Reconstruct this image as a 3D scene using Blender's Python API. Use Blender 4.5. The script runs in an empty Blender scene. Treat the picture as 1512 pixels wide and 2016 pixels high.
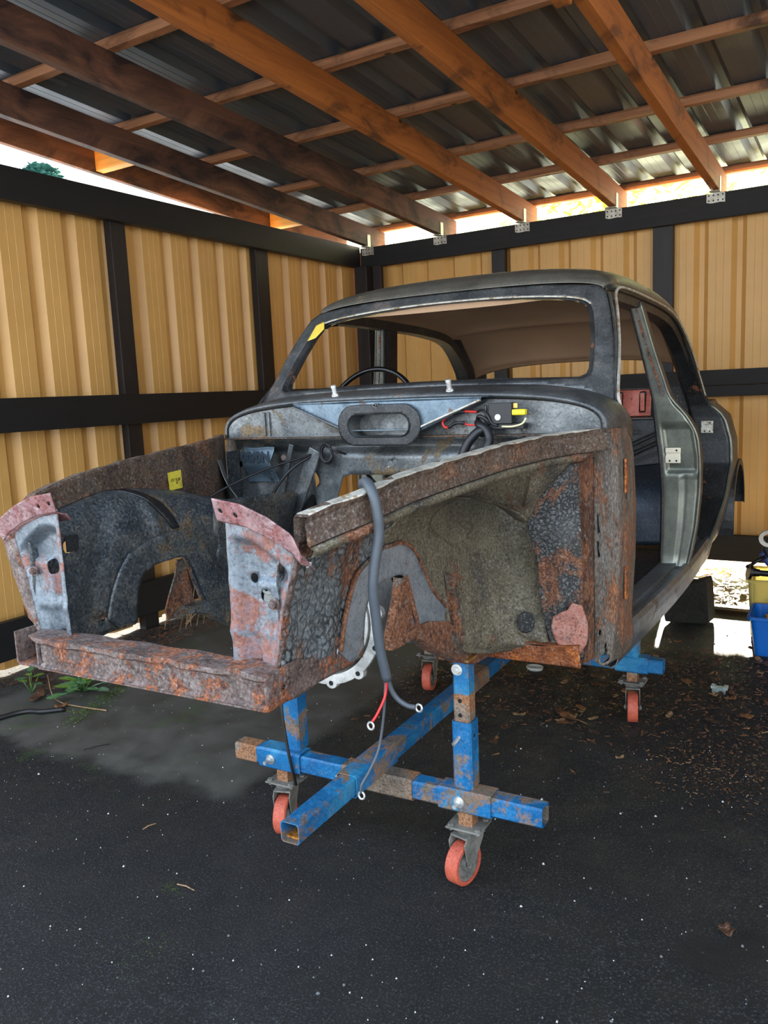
import bpy, bmesh, math, random
import numpy as np
from mathutils import Vector, Matrix, noise
random.seed(7)
scn = bpy.context.scene
# ---------------------------------------------------------------- camera, world, sun, exposure
cam_d = bpy.data.cameras.new('camera'); cam = bpy.data.objects.new('camera', cam_d)
scn.collection.objects.link(cam); scn.camera = cam
cam_d.sensor_fit = 'HORIZONTAL'; cam_d.sensor_width = 36.0
cam_d.lens = 36.0*1588.0/1512.0; cam_d.clip_start = 0.05; cam_d.clip_end = 300
_p, _r, _y = math.radians(8.394), math.radians(-2.535), math.radians(29.514)
_f0 = Vector((0, math.cos(_p), -math.sin(_p))); _u0 = Vector((0, math.sin(_p), math.cos(_p))); _r0 = Vector((1, 0, 0))
_rr = _r0*math.cos(_r)+_u0*math.sin(_r); _uu = _u0*math.cos(_r)-_r0*math.sin(_r)
_Z = Matrix.Rotation(_y, 3, 'Z')
_rr, _uu, _ff = _Z@_rr, _Z@_uu, _Z@_f0
_m = Matrix.Identity(4)
for i in range(3):
    _m[i][0] = _rr[i]; _m[i][1] = _uu[i]; _m[i][2] = -_ff[i]
_m.translation = Vector((1.28, 0, 1.475))
cam.matrix_world = _m

world = bpy.data.worlds.new('world'); scn.world = world; world.use_nodes = True
wn = world.node_tree; wn.nodes.clear()
w_out = wn.nodes.new('ShaderNodeOutputWorld'); w_bg = wn.nodes.new('ShaderNodeBackground')
w_out.location = (600, 0)
def _wn(t, **k):
    n = wn.nodes.new(t)
    for a, v in k.items(): setattr(n, a, v)
    return n
# cool open sky, paler at the horizon, with a warm bright glow around the low sun
w_tc = _wn('ShaderNodeTexCoord'); w_sep = _wn('ShaderNodeSeparateXYZ'); wn.links.new(w_tc.outputs['Generated'], w_sep.inputs[0])
w_r = _wn('ShaderNodeValToRGB'); w_r.color_ramp.elements[0].position = 0.0; w_r.color_ramp.elements[0].color = (0.90, 0.95, 1.0, 1)
w_r.color_ramp.elements[1].position = 0.6; w_r.color_ramp.elements[1].color = (0.62, 0.78, 1.0, 1)
wn.links.new(w_sep.outputs[2], w_r.inputs[0])
w_dot = _wn('ShaderNodeVectorMath', operation='DOT_PRODUCT'); w_nrm = _wn('ShaderNodeVectorMath', operation='NORMALIZE'); wn.links.new(w_tc.outputs['Generated'], w_nrm.inputs[0]); wn.links.new(w_nrm.outputs[0], w_dot.inputs[0])
w_dot.inputs[1].default_value = Vector((-0.12, 1.0, 0.10)).normalized()
w_mx = _wn('ShaderNodeMath', operation='MAXIMUM'); w_mx.inputs[1].default_value = 0.0; wn.links.new(w_dot.outputs['Value'], w_mx.inputs[0])
w_pw = _wn('ShaderNodeMath', operation='POWER'); w_pw.inputs[1].default_value = 10.0; wn.links.new(w_mx.outputs[0], w_pw.inputs[0])
w_gl = _wn('ShaderNodeMix', data_type='RGBA', blend_type='ADD'); w_gl.inputs[0].default_value = 1.0
w_sc = _wn('ShaderNodeMix', data_type='RGBA', blend_type='MIX'); w_sc.inputs[6].default_value = (0, 0, 0, 1); w_sc.inputs[7].default_value = (2.9, 2.75, 0.6, 1); wn.links.new(w_pw.outputs[0], w_sc.inputs[0])
wn.links.new(w_r.outputs[0], w_gl.inputs[6]); wn.links.new(w_sc.outputs[2], w_gl.inputs[7]); wn.links.new(w_gl.outputs[2], w_bg.inputs[0])
w_bg.inputs['Strength'].default_value = 1.6
wn.links.new(w_bg.outputs[0], w_out.inputs[0])

sun_d = bpy.data.lights.new('sun', 'SUN'); sun = bpy.data.objects.new('sun', sun_d); scn.collection.objects.link(sun)
SUN_TRAVEL = Vector((0.12, -1.0, -math.tan(math.radians(5.3)))).normalized()
sun.rotation_euler = SUN_TRAVEL.to_track_quat('-Z', 'Y').to_euler()
sun_d.energy = 30.0; sun_d.angle = math.radians(0.6); sun_d.color = (1.0, 0.9, 0.72)

scn.view_settings.view_transform = 'Standard'; scn.view_settings.look = 'None'
scn.view_settings.gamma = 1.0; scn.view_settings.use_curve_mapping = False
scn.view_settings.exposure = 1.5

# ---------------------------------------------------------------- object helpers
YW = math.radians(2.58)                       # the shelter stands turned a little against the car
WX = Vector((math.cos(YW), -math.sin(YW), 0)); WY = Vector((math.sin(YW), math.cos(YW), 0))
def wf(a, b, z=0.0): return WX*a+WY*b+Vector((0, 0, z))

def tag(o, label=None, cat=None, group=None, kind=None):
    if label: o['label'] = label
    if cat: o['category'] = cat
    if group: o['group'] = group
    if kind: o['kind'] = kind
    return o
def empty(name, loc, rz=0.0):
    o = bpy.data.objects.new(name, None); o.empty_display_size = 0.1
    o.location = loc; o.rotation_euler = (0, 0, rz); scn.collection.objects.link(o)
    o['_w'] = 1; del o['_w']
    return o
def base_matrix(o):
    M = Matrix.Translation(o.location)@o.rotation_euler.to_matrix().to_4x4()
    return (base_matrix(o.parent)@o.matrix_parent_inverse@M) if o.parent else M
def attach(o, parent):
    o.parent = parent; o.matrix_parent_inverse = base_matrix(parent).inverted()

class MB:
    def __init__(s): s.v = []; s.f = []; s.m = []; s.mi = 0
    def add(s, vs, fs):
        n = len(s.v); s.v += [tuple(p) for p in vs]; s.f += [tuple(i+n for i in f) for f in fs]; s.m += [s.mi]*len(fs); return s
    def box(s, a, b, T=None):
        (x0, y0, z0), (x1, y1, z1) = a, b
        vs = [Vector(p) for p in ((x0,y0,z0),(x1,y0,z0),(x1,y1,z0),(x0,y1,z0),(x0,y0,z1),(x1,y0,z1),(x1,y1,z1),(x0,y1,z1))]
        if T: vs = [T(v) if callable(T) else T@v for v in vs]
        return s.add(vs, [(0,3,2,1),(4,5,6,7),(0,1,5,4),(1,2,6,5),(2,3,7,6),(3,0,4,7)])
    def beam(s, p0, p1, w, h, up=(0,0,1)):
        p0, p1 = Vector(p0), Vector(p1); d = (p1-p0).normalized(); side = d.cross(Vector(up)).normalized(); u = side.cross(d).normalized()
        vs = []
        for p in (p0, p1):
            for a, b in ((-1,-1),(1,-1),(1,1),(-1,1)): vs.append(p+side*a*w/2+u*b*h/2)
        return s.add(vs, [(0,1,2,3)[::-1],(4,5,6,7)[::1],(0,1,5,4),(1,2,6,5),(2,3,7,6),(3,0,4,7)])
    def tube(s, pts, r, n=8, close=False, caps=True):
        pts = [Vector(p) for p in pts]; N = len(pts)
        rs = r if isinstance(r, (list, tuple)) else [r]*N
        vs = []; prev = None
        for i, p in enumerate(pts):
            if close: d = (pts[(i+1)%N]-pts[i-1]).normalized()
            else: d = (pts[min(i+1, N-1)]-pts[max(i-1, 0)]).normalized()
            if prev is None:
                a = d.orthogonal().normalized()
            else:
                a = (prev-d*prev.dot(d)); a = a.normalized() if a.length > 1e-6 else d.orthogonal().normalized()
            prev = a; b = d.cross(a)
            for k in range(n):
                t = 2*math.pi*k/n; vs.append(p+(a*math.cos(t)+b*math.sin(t))*rs[i])
        fs = []
        for i in range(N if close else N-1):
            j = (i+1) % N
            for k in range(n): fs.append((i*n+k, i*n+(k+1)%n, j*n+(k+1)%n, j*n+k))
        if caps and not close: fs += [tuple(range(n))[::-1], tuple((N-1)*n+k for k in range(n))]
        return s.add(vs, fs)
    def cyl(s, p0, p1, r, n=20, r2=None): return s.tube([p0, p1], [r, r2 if r2 else r], n)
    def prism(s, poly, off):
        """poly: list of 3D points, extruded by vector off"""
        n = len(poly); off = Vector(off); a = [Vector(p) for p in poly]; b = [p+off for p in a]
        return s.add(a+b, [tuple(range(n))[::-1], tuple(range(n, 2*n))]+[(i, (i+1)%n, n+(i+1)%n, n+i) for i in range(n)])
    def grid(s, rows, closeu=False):
        R, Cn = len(rows), len(rows[0]); vs = [p for r in rows for p in r]; fs = []
        for i in range(R-1):
            for j in range(Cn if closeu else Cn-1):
                k = (j+1) % Cn; fs.append((i*Cn+j, i*Cn+k, (i+1)*Cn+k, (i+1)*Cn+j))
        return s.add(vs, fs)
    def build(s, name, mats, parent=None, smooth=False, bevel=0, solid=0, origin=None, rz=0, sub=0, off=0, autos=None):
        me = bpy.data.meshes.new(name); vs = s.v
        o = bpy.data.objects.new(name, me)
        if origin is not None:
            o.location = origin; o.rotation_euler = (0, 0, rz)
            Mi = (Matrix.Translation(Vector(origin))@Matrix.Rotation(rz, 4, 'Z')).inverted()
            vs = [tuple(Mi@Vector(v)) for v in vs]
        me.from_pydata([tuple(v) for v in vs], [], s.f); me.validate()
        if not isinstance(mats, (list, tuple)): mats = [mats]
        for m in mats: me.materials.append(m)
        if len(mats) > 1:
            for p, i in zip(me.polygons, s.m): p.material_index = i
        bm = bmesh.new(); bm.from_mesh(me); bmesh.ops.recalc_face_normals(bm, faces=bm.faces); bm.to_mesh(me); bm.free()
        if smooth: me.polygons.foreach_set('use_smooth', [True]*len(me.polygons))
        scn.collection.objects.link(o)
        if parent is not None: attach(o, parent)
        if sub:
            q = o.modifiers.new('sub', 'SUBSURF'); q.levels = q.render_levels = sub
        if solid:
            q = o.modifiers.new('sol', 'SOLIDIFY'); q.thickness = solid; q.offset = off; q.use_even_offset = False
        if bevel:
            q = o.modifiers.new('bev', 'BEVEL'); q.width = bevel; q.segments = 2; q.limit_method = 'ANGLE'; q.angle_limit = math.radians(40)
        return o

# ---------------------------------------------------------------- sheet metal helpers
def catmull(P, t):
    """P array (n,...) , t array in 0..1"""
    P = np.asarray(P, float); n = len(P); x = np.clip(t, 0, 1)*(n-1); i = np.minimum(x.astype(int), n-2); f = x-i
    g = lambda k: P[np.clip(k, 0, n-1)]
    p0 = np.where((i-1 < 0)[(...,)+(None,)*(P.ndim-1)], 2*g(i)-g(i+1), g(i-1)); p1 = g(i); p2 = g(i+1)
    p3 = np.where((i+2 > n-1)[(...,)+(None,)*(P.ndim-1)], 2*g(i+1)-g(i), g(i+2))
    f = f[(...,)+(None,)*(P.ndim-1)]
    return 0.5*((2*p1)+(-p0+p2)*f+(2*p0-5*p1+4*p2-p3)*f*f+(-p0+3*p1-3*p2+p3)*f**3)
def netf(rows):
    """rows[v][u] control points -> function (u,v) arrays -> xyz"""
    A = np.array(rows, float)                      # (nv,nu,3)
    def fn(u, v):
        a = catmull(A, v)                          # (N,nu,3)
        n = a.shape[1]; x = np.clip(u, 0, 1)*(n-1); i = np.minimum(x.astype(int), n-2); f = (x-i)[:, None]
        idx = np.arange(len(u)); g = lambda k: a[idx, np.clip(k, 0, n-1)]
        p1, p2 = g(i), g(i+1)
        p0 = np.where((i < 1)[:, None], 2*p1-p2, g(i-1)); p3 = np.where((i > n-3)[:, None], 2*p2-p1, g(i+2))
        return 0.5*((2*p1)+(-p0+p2)*f+(2*p0-5*p1+4*p2-p3)*f*f+(-p0+3*p1-3*p2+p3)*f**3)
    return fn
def interp(x, xs, ys): return np.interp(x, xs, ys)
def inside(P, poly):
    x, y = P[:, 0], P[:, 1]; r = np.zeros(len(P), bool); n = len(poly)
    for i in range(n):
        x0, y0 = poly[i]; x1, y1 = poly[(i+1) % n]
        if y0 == y1: continue
        c = ((y0 > y) != (y1 > y)) & (x < (x1-x0)*(y-y0)/(y1-y0)+x0); r ^= c
    return r
def circ(cx, cy, rx, ry=None, n=20, a=0.0):
    ry = ry or rx; return [(cx+rx*math.cos(t)*math.cos(a)-ry*math.sin(t)*math.sin(a), cy+rx*math.cos(t)*math.sin(a)+ry*math.sin(t)*math.cos(a)) for t in [2*math.pi*k/n for k in range(n)]]
def rrect(x0, y0, x1, y1, r, n=6):
    out = []
    for cx, cy, a0 in ((x1-r, y1-r, 0), (x0+r, y1-r, 90), (x0+r, y0+r, 180), (x1-r, y0+r, 270)):
        for k in range(n+1):
            a = math.radians(a0+90*k/n); out.append((cx+r*math.cos(a), cy+r*math.sin(a)))
    return out
def rag(poly, amp, step, seed=0):
    rnd = random.Random(seed); out = []
    n = len(poly)
    for i in range(n):
        a, b = Vector(poly[i]), Vector(poly[(i+1) % n]); L = (b-a).length; k = max(1, int(L/step))
        d = (b-a)/max(L, 1e-9); nn = Vector((-d.y, d.x))
        for j in range(k):
            p = a+(b-a)*j/k
            if j: p += nn*rnd.uniform(-amp, amp)
            out.append((p.x, p.y))
    return out
def sheet_mesh(outline, holes, fn, res):
    O = np.array(outline); lo, hi = O.min(0), O.max(0)
    nu = max(2, int((hi[0]-lo[0])/res[0])+1); nv = max(2, int((hi[1]-lo[1])/res[1])+1)
    us = np.linspace(lo[0], hi[0], nu+1); vs = np.linspace(lo[1], hi[1], nv+1)
    cu, cv = np.meshgrid((us[1:]+us[:-1])/2, (vs[1:]+vs[:-1])/2); Pc = np.stack([cu.ravel(), cv.ravel()], 1)
    keep = inside(Pc, outline)
    for h in holes: keep &= ~inside(Pc, h)
    keep = keep.reshape(nv, nu)
    cnt = np.zeros((nv+1, nu+1), int)
    for a in (0, 1):
        for b in (0, 1): cnt[a:a+nv, b:b+nu] += keep
    gu, gv = np.meshgrid(us, vs); P = np.stack([gu, gv], 2)
    segs = []
    for ring in [outline]+list(holes):
        r = np.array(ring); segs.append(np.stack([r, np.roll(r, -1, 0)], 1))
    S = np.concatenate(segs, 0); sc = np.array([1/res[0], 1/res[1]])
    A = S[:, 0]*sc; D = (S[:, 1]-S[:, 0])*sc; L2 = (D**2).sum(1)+1e-12
    for i, j in zip(*np.where((cnt > 0) & (cnt < 4))):
        p = P[i, j]*sc; t = np.clip(((p-A)*D).sum(1)/L2, 0, 1); q = A+D*t[:, None]; d = ((q-p)**2).sum(1); k = d.argmin()
        if d[k] < 1.3**2: P[i, j] = q[k]/sc
    idx = -np.ones((nv+1, nu+1), int); use = cnt > 0; idx[use] = np.arange(use.sum())
    X = fn(P[use][:, 0], P[use][:, 1])
    F = []
    for i, j in zip(*np.where(keep)): F.append((idx[i, j], idx[i, j+1], idx[i+1, j+1], idx[i+1, j]))
    return X, F
def sheet(name, outline, holes, fn, mat, parent, res=0.012, thick=0.003, mirror=False, smooth=True):
    if not isinstance(res, tuple): res = (res, res)
    X, F = sheet_mesh(outline, holes, fn, res)
    if mirror: X = X*np.array([-1, 1, 1])
    m = MB(); m.add([tuple(p) for p in X.tolist()], [tuple(int(i) for i in f) for f in F])
    return m.build(name, mat, parent, smooth=smooth, solid=thick)
SQ = [(0, 0), (1, 0), (1, 1), (0, 1)]
def net(name, rows, mat, parent, nu=24, nv=24, thick=0.003, mirror=False, holes=(), outline=None, disp=None):
    f = netf(rows)
    g = (lambda u, v: f(u, v)+disp(u, v)) if disp else f
    return sheet(name, outline or SQ, holes, g, mat, parent, (1.0/nu, 1.0/nv), thick, mirror)
def sstep(a, b, x):
    t = np.clip((x-a)/(b-a), 0, 1); return t*t*(3-2*t)
def densify(pts, n=8):
    P = np.array(pts, float); t = np.linspace(0, 1, (len(pts)-1)*n+1); return [tuple(p) for p in catmull(P, t).tolist()]

# ---------------------------------------------------------------- materials
def nodes(name):
    m = bpy.data.materials.new(name); m.use_nodes = True; nt = m.node_tree; b = nt.nodes['Principled BSDF']; return m, nt, b
def N(nt, t, **k):
    n = nt.nodes.new(t)
    for a, v in k.items():
        if a in n.inputs.keys(): n.inputs[a].default_value = v
        else: setattr(n, a, v)
    return n
def coords(nt, kind='Object', scale=(1, 1, 1), rot=(0, 0, 0)):
    tc = N(nt, 'ShaderNodeTexCoord'); mp = N(nt, 'ShaderNodeMapping'); mp.inputs['Scale'].default_value = scale; mp.inputs['Rotation'].default_value = rot
    nt.links.new(tc.outputs[kind], mp.inputs[0]); return mp.outputs[0]
def noise_n(nt, co, scale, detail=6, rough=0.6, dist=0.0):
    n = N(nt, 'ShaderNodeTexNoise'); n.inputs['Scale'].default_value = scale; n.inputs['Detail'].default_value = detail
    n.inputs['Roughness'].default_value = rough; n.inputs['Distortion'].default_value = dist
    nt.links.new(co, n.inputs['Vector']); return n.outputs['Fac']
def ramp(nt, fac, stops, interp_='LINEAR'):
    r = N(nt, 'ShaderNodeValToRGB'); r.color_ramp.interpolation = interp_; e = r.color_ramp.elements
    while len(e) > 1: e.remove(e[-1])
    for i, (p, c) in enumerate(stops):
        x = e[0] if i == 0 else e.new(p)
        x.position = p
        x.color = (c, c, c, 1) if not isinstance(c, (tuple, list)) else (*c, 1)
    nt.links.new(fac, r.inputs[0]); return r.outputs[0]
def mix(nt, fac, a, b, mode='MIX'):
    m = N(nt, 'ShaderNodeMix', data_type='RGBA', blend_type=mode)
    def s(i, v):
        if hasattr(v, 'links'): nt.links.new(v, m.inputs[i])
        elif isinstance(v, (tuple, list)): m.inputs[i].default_value = (*v, 1)
        else: m.inputs[i].default_value = v
    s(0, fac); s(6, a); s(7, b); return m.outputs[2]
def bump(nt, b, h, strength=0.4, dist=0.01):
    n = N(nt, 'ShaderNodeBump'); n.inputs['Strength'].default_value = strength; n.inputs['Distance'].default_value = dist
    nt.links.new(h, n.inputs['Height']); nt.links.new(n.outputs[0], b.inputs['Normal'])
def srgb(r, g, b):
    f = lambda c: (c/255/12.92) if c <= 10 else ((c/255+0.055)/1.055)**2.4
    return (f(r), f(g), f(b))
def plain(name, col, rough=0.5, metal=0.0, emit=None):
    m, nt, b = nodes(name); b.inputs['Base Color'].default_value = (*col, 1); b.inputs['Roughness'].default_value = rough; b.inputs['Metallic'].default_value = metal
    co = coords(nt); n = noise_n(nt, co, 40, 4)
    nt.links.new(mix(nt, n, tuple(c*0.8 for c in col), tuple(min(1, c*1.15) for c in col)), b.inputs['Base Color'])
    return m
RUSTC = [(0.28, srgb(36, 24, 20)), (0.44, srgb(92, 54, 34)), (0.54, srgb(132, 82, 48)), (0.60, srgb(96, 70, 56)), (0.74, srgb(84, 66, 60))]
def metal(name, c1, c2, c3=None, rust=0.5, rustc=RUSTC, scale=6, rough=(0.35, 0.8), met=0.6, bmp=0.35, rs=4.0, streak=(1, 1, 1), cell=None, flecks=None, grain=1.0):
    """worn steel: two or three base tones in patches, rust patches over it (rust = 0..1 coverage)"""
    m, nt, b = nodes(name); co = coords(nt, scale=streak)
    n1 = noise_n(nt, co, scale, 8, 0.65, 0.3); n2 = noise_n(nt, co, rs, 9, 0.72, 0.4); n3 = noise_n(nt, co, 30, 8, 0.8); n4 = noise_n(nt, co, 130, 5, 0.75)
    st = [(0.35, c1), (0.55, c2)]+([(0.68, c3)] if c3 else [])
    base = ramp(nt, n1, st)
    n5 = noise_n(nt, co, 14, 8, 0.75, 0.6); base = mix(nt, ramp(nt, n5, [(0.36, 0.6*grain), (0.52, 0.0)]), base, tuple(c*0.35 for c in c1)); base = mix(nt, ramp(nt, n5, [(0.55, 0.0), (0.68, 0.45*grain)]), base, tuple(min(1, c*1.9+0.02) for c in (c3 or c2)))
    if cell:                                                # crackled underseal: dark seams between light cells
        vo = N(nt, 'ShaderNodeTexVoronoi', feature='DISTANCE_TO_EDGE'); vo.inputs['Scale'].default_value = cell[0]
        wco = N(nt, 'ShaderNodeVectorMath', operation='ADD'); nt.links.new(co, wco.inputs[0])
        nz = N(nt, 'ShaderNodeTexNoise'); nz.inputs['Scale'].default_value = cell[0]*0.8; nt.links.new(co, nz.inputs['Vector'])
        sc = N(nt, 'ShaderNodeVectorMath', operation='SCALE'); sc.inputs['Scale'].default_value = 1.2/cell[0]; nt.links.new(nz.outputs['Color'], sc.inputs[0]); nt.links.new(sc.outputs[0], wco.inputs[1])
        nt.links.new(wco.outputs[0], vo.inputs['Vector'])
        seam = ramp(nt, vo.outputs['Distance'], [(0.05, 1.0), (0.20, 0.0)])
        area = ramp(nt, noise_n(nt, co, 5, 4), [(0.34, 0.2), (0.5, 1.0)])
        base = mix(nt, mix(nt, 1.0, seam, area, 'MULTIPLY'), base, cell[1])
    base = mix(nt, ramp(nt, n4, [(0.35, 0.0), (0.75, 0.35*grain)]), base, tuple(c*0.35 for c in c1))
    rc = ramp(nt, n3, rustc)
    th = 0.66-0.32*rust
    mask = ramp(nt, n2, [(th, 0.0), (th+0.05, 1.0)]) if rust > 0 else None
    col = mix(nt, mask, base, rc) if mask else base
    if flecks:
        fm = ramp(nt, noise_n(nt, co, flecks[0], 5, 0.75), [(flecks[1], 0.0), (flecks[1]+0.03, 1.0)])
        col = mix(nt, fm, col, flecks[2])
    col = mix(nt, ramp(nt, n4, [(0.36, 0.9*grain), (0.49, 0.0)]), col, tuple(c*0.16 for c in c1))
    col = mix(nt, ramp(nt, n4, [(0.54, 0.0), (0.66, 0.5*grain)]), col, (0.36, 0.35, 0.32))
    nt.links.new(col, b.inputs['Base Color'])
    rg = ramp(nt, n3, [(0.3, rough[0]), (0.7, min(1, rough[0]+0.2))])
    if mask:
        nt.links.new(mix(nt, mask, rg, (rough[1],)*3), b.inputs['Roughness'])
        nt.links.new(mix(nt, mask, (met,)*3, (0.05,)*3), b.inputs['Metallic'])
        h = mix(nt, 0.5, mask, mix(nt, 0.5, n3, n4))
    else:
        nt.links.new(rg, b.inputs['Roughness']); b.inputs['Metallic'].default_value = met; h = mix(nt, 0.3, n3, n4)
    if cell: h = mix(nt, 0.5, h, mix(nt, 1.0, seam, (1, 1, 1), 'DIFFERENCE'))
    bump(nt, b, h, bmp, 0.006)
    return m
def wood(name, c1, c2, dark, rough=0.7, axis=1, stain=0.5, knots=True, scale=1.0):
    m, nt, b = nodes(name); s = [18, 18, 18]; s[axis] = 0.9
    co = coords(nt, scale=tuple(q*scale for q in s)); co2 = coords(nt, scale=tuple((3 if i != axis else 1.6) for i in range(3)))
    n1 = noise_n(nt, co, 1.6, 6, 0.6, 0.8); n2 = noise_n(nt, co2, 1.3, 6, 0.65, 1.2)
    base = ramp(nt, n1, [(0.3, c1), (0.7, c2)])
    base = mix(nt, ramp(nt, n2, [(0.62-0.2*stain, 0.0), (0.72-0.1*stain, 0.85)]), base, dark)
    if knots:
        vo = N(nt, 'ShaderNodeTexVoronoi'); vo.inputs['Scale'].default_value = 2.2; co3 = coords(nt, scale=tuple((2.0 if i != axis else 1.0) for i in range(3))); nt.links.new(co3, vo.inputs['Vector'])
        base = mix(nt, ramp(nt, vo.outputs['Distance'], [(0.035, 1.0), (0.06, 0.0)]), base, dark)
    nt.links.new(base, b.inputs['Base Color']); b.inputs['Roughness'].default_value = rough
    bump(nt, b, n1, 0.3, 0.004); return m

M_ = {}
M_['rafter'] = wood('rafter_pine', srgb(150, 84, 34), srgb(188, 112, 48), srgb(50, 32, 22), stain=0.5)
M_['rafter_dark'] = wood('rafter_stained_pine', srgb(96, 66, 54), srgb(128, 86, 62), srgb(24, 21, 26), stain=1.1)
M_['batten'] = wood('batten_rough', srgb(140, 92, 60), srgb(180, 125, 85), srgb(40, 24, 18), axis=0, stain=0.55)
M_['noggin'] = wood('noggin_pine', srgb(200, 130, 50), srgb(225, 160, 70), srgb(120, 70, 30), axis=0, stain=0.1, knots=False)
M_['black_wood_y'] = wood('black_stained_timber', srgb(8, 9, 12), srgb(16, 18, 22), srgb(4, 4, 6), rough=0.6, axis=1, knots=False)
M_['black_wood_x'] = wood('black_stained_timber_back', srgb(9, 9, 10), srgb(22, 21, 20), srgb(5, 5, 5), rough=0.7, axis=0, knots=True)
M_['black_wood_z'] = wood('black_stained_post', srgb(16, 14, 14), srgb(38, 32, 30), srgb(7, 7, 8), rough=0.55, axis=2, knots=True)
def clad_mat():
    m, nt, b = nodes('cream_cladding'); co = coords(nt)
    n = noise_n(nt, co, 2.0, 5, 0.6); n2 = noise_n(nt, co, 60, 4)
    col = ramp(nt, n, [(0.3, srgb(200, 152, 84)), (0.7, srgb(216, 168, 96))])
    col = mix(nt, ramp(nt, n2, [(0.66, 0.0), (0.72, 0.25)]), col, srgb(120, 90, 55))
    nt.links.new(col, b.inputs['Base Color']); b.inputs['Roughness'].default_value = 0.42; return m
M_['clad'] = clad_mat()
def roof_mat():
    m, nt, b = nodes('roof_sheet'); co = coords(nt)
    n = noise_n(nt, co, 3.0, 5, 0.6); n2 = noise_n(nt, co, 90, 4, 0.6)
    nt.links.new(ramp(nt, n, [(0.3, srgb(70, 80, 90)), (0.7, srgb(84, 92, 98))]), b.inputs['Base Color'])
    nt.links.new(ramp(nt, n, [(0.4, 0.34), (0.65, 0.5)]), b.inputs['Roughness']); b.inputs['Metallic'].default_value = 0.15
    bump(nt, b, n2, 0.12, 0.003); return m
M_['roof'] = roof_mat()
M_['hanger'] = metal('galvanised_hanger', srgb(170, 165, 150), srgb(205, 200, 185), rust=0.1, met=0.5, scale=20, grain=0.5)
def asphalt():
    m, nt, b = nodes('asphalt'); co = coords(nt)
    big = noise_n(nt, co, 0.9, 6, 0.6, 0.5); mid = noise_n(nt, co, 5, 6, 0.65); fine = noise_n(nt, co, 150, 5, 0.7); gr = noise_n(nt, co, 420, 2, 0.6)
    col = ramp(nt, big, [(0.38, srgb(13, 13, 14)), (0.52, srgb(20, 20, 22)), (0.70, srgb(44, 46, 50))])
    col = mix(nt, ramp(nt, fine, [(0.54, 0.0), (0.63, 0.7)]), col, srgb(84, 87, 92))
    col = mix(nt, ramp(nt, fine, [(0.36, 0.9), (0.50, 0.0)]), col, srgb(5, 5, 6))
    # worn smooth pale strip of concrete-like screed by the left wall
    tc = N(nt, 'ShaderNodeSeparateXYZ'); nt.links.new(co, tc.inputs[0])
    def band(out, a, b_, s=0.06):
        n1 = N(nt, 'ShaderNodeMapRange', interpolation_type='SMOOTHSTEP'); n1.inputs['From Min'].default_value = a-s; n1.inputs['From Max'].default_value = a+s
        n2 = N(nt, 'ShaderNodeMapRange', interpolation_type='SMOOTHSTEP'); n2.inputs['From Min'].default_value = b_+s; n2.inputs['From Max'].default_value = b_-s
        nt.links.new(out, n1.inputs[0]); nt.links.new(out, n2.inputs[0]); mm = N(nt, 'ShaderNodeMath', operation='MULTIPLY')
        nt.links.new(n1.outputs[0], mm.inputs[0]); nt.links.new(n2.outputs[0], mm.inputs[1]); return mm.outputs[0]
    def jit(out, amt):
        a = N(nt, 'ShaderNodeMath', operation='MULTIPLY_ADD'); a.inputs[1].default_value = amt; nt.links.new(mid, a.inputs[0]); nt.links.new(out, a.inputs[2]); return a.outputs[0]
    mm = N(nt, 'ShaderNodeMath', operation='MULTIPLY'); nt.links.new(band(jit(tc.outputs[0], 0.2), -2.35, -0.55), mm.inputs[0]); nt.links.new(band(jit(tc.outputs[1], 0.2), 2.25, 4.4), mm.inputs[1])
    screed = ramp(nt, mid, [(0.35, srgb(62, 62, 58)), (0.65, srgb(88, 86, 80))])
    col = mix(nt, mm.outputs[0], col, screed)
    moss = N(nt, 'ShaderNodeMath', operation='MULTIPLY'); mo2 = ramp(nt, noise_n(nt, co, 3.1, 8, 0.75), [(0.56, 0.0), (0.62, 1.0)]); mo3 = ramp(nt, fine, [(0.45, 0.0), (0.6, 0.8)])
    nt.links.new(mo2, moss.inputs[0]); nt.links.new(mo3, moss.inputs[1])
    leftm = N(nt, 'ShaderNodeMapRange'); leftm.inputs['From Min'].default_value = -0.6; leftm.inputs['From Max'].default_value = -1.6; nt.links.new(tc.outputs[0], leftm.inputs[0])
    m3 = N(nt, 'ShaderNodeMath', operation='MULTIPLY'); nt.links.new(moss.outputs[0], m3.inputs[0]); nt.links.new(leftm.outputs[0], m3.inputs[1])
    col = mix(nt, m3.outputs[0], col, srgb(62, 92, 30))
    # dark oil stains
    for sx, sy, sr in ((1.03, 2.02, 0.11), (1.13, 2.13, 0.10)):
        ds = N(nt, 'ShaderNodeVectorMath', operation='DISTANCE'); ds.inputs[1].default_value = (sx, sy, 0); nt.links.new(co, ds.inputs[0])
        jm = N(nt, 'ShaderNodeMath', operation='MULTIPLY_ADD'); jm.inputs[1].default_value = 0.12; nt.links.new(mid, jm.inputs[0]); nt.links.new(ds.outputs['Value'], jm.inputs[2])
        col = mix(nt, ramp(nt, jm.outputs[0], [(sr, 0.8), (sr+0.06, 0.0)]), col, srgb(6, 6, 7))
    nt.links.new(col, b.inputs['Base Color'])
    nt.links.new(ramp(nt, mid, [(0.35, 0.58), (0.65, 0.82)]), b.inputs['Roughness'])
    b.inputs['Specular IOR Level'].default_value = 0.36
    inv = N(nt, 'ShaderNodeMath', operation='MULTIPLY_ADD'); inv.inputs[1].default_value = -0.85; inv.inputs[2].default_value = 1.0; nt.links.new(mm.outputs[0], inv.inputs[0])
    bn = N(nt, 'ShaderNodeBump'); bn.inputs['Distance'].default_value = 0.014; nt.links.new(inv.outputs[0], bn.inputs['Strength'])
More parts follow.
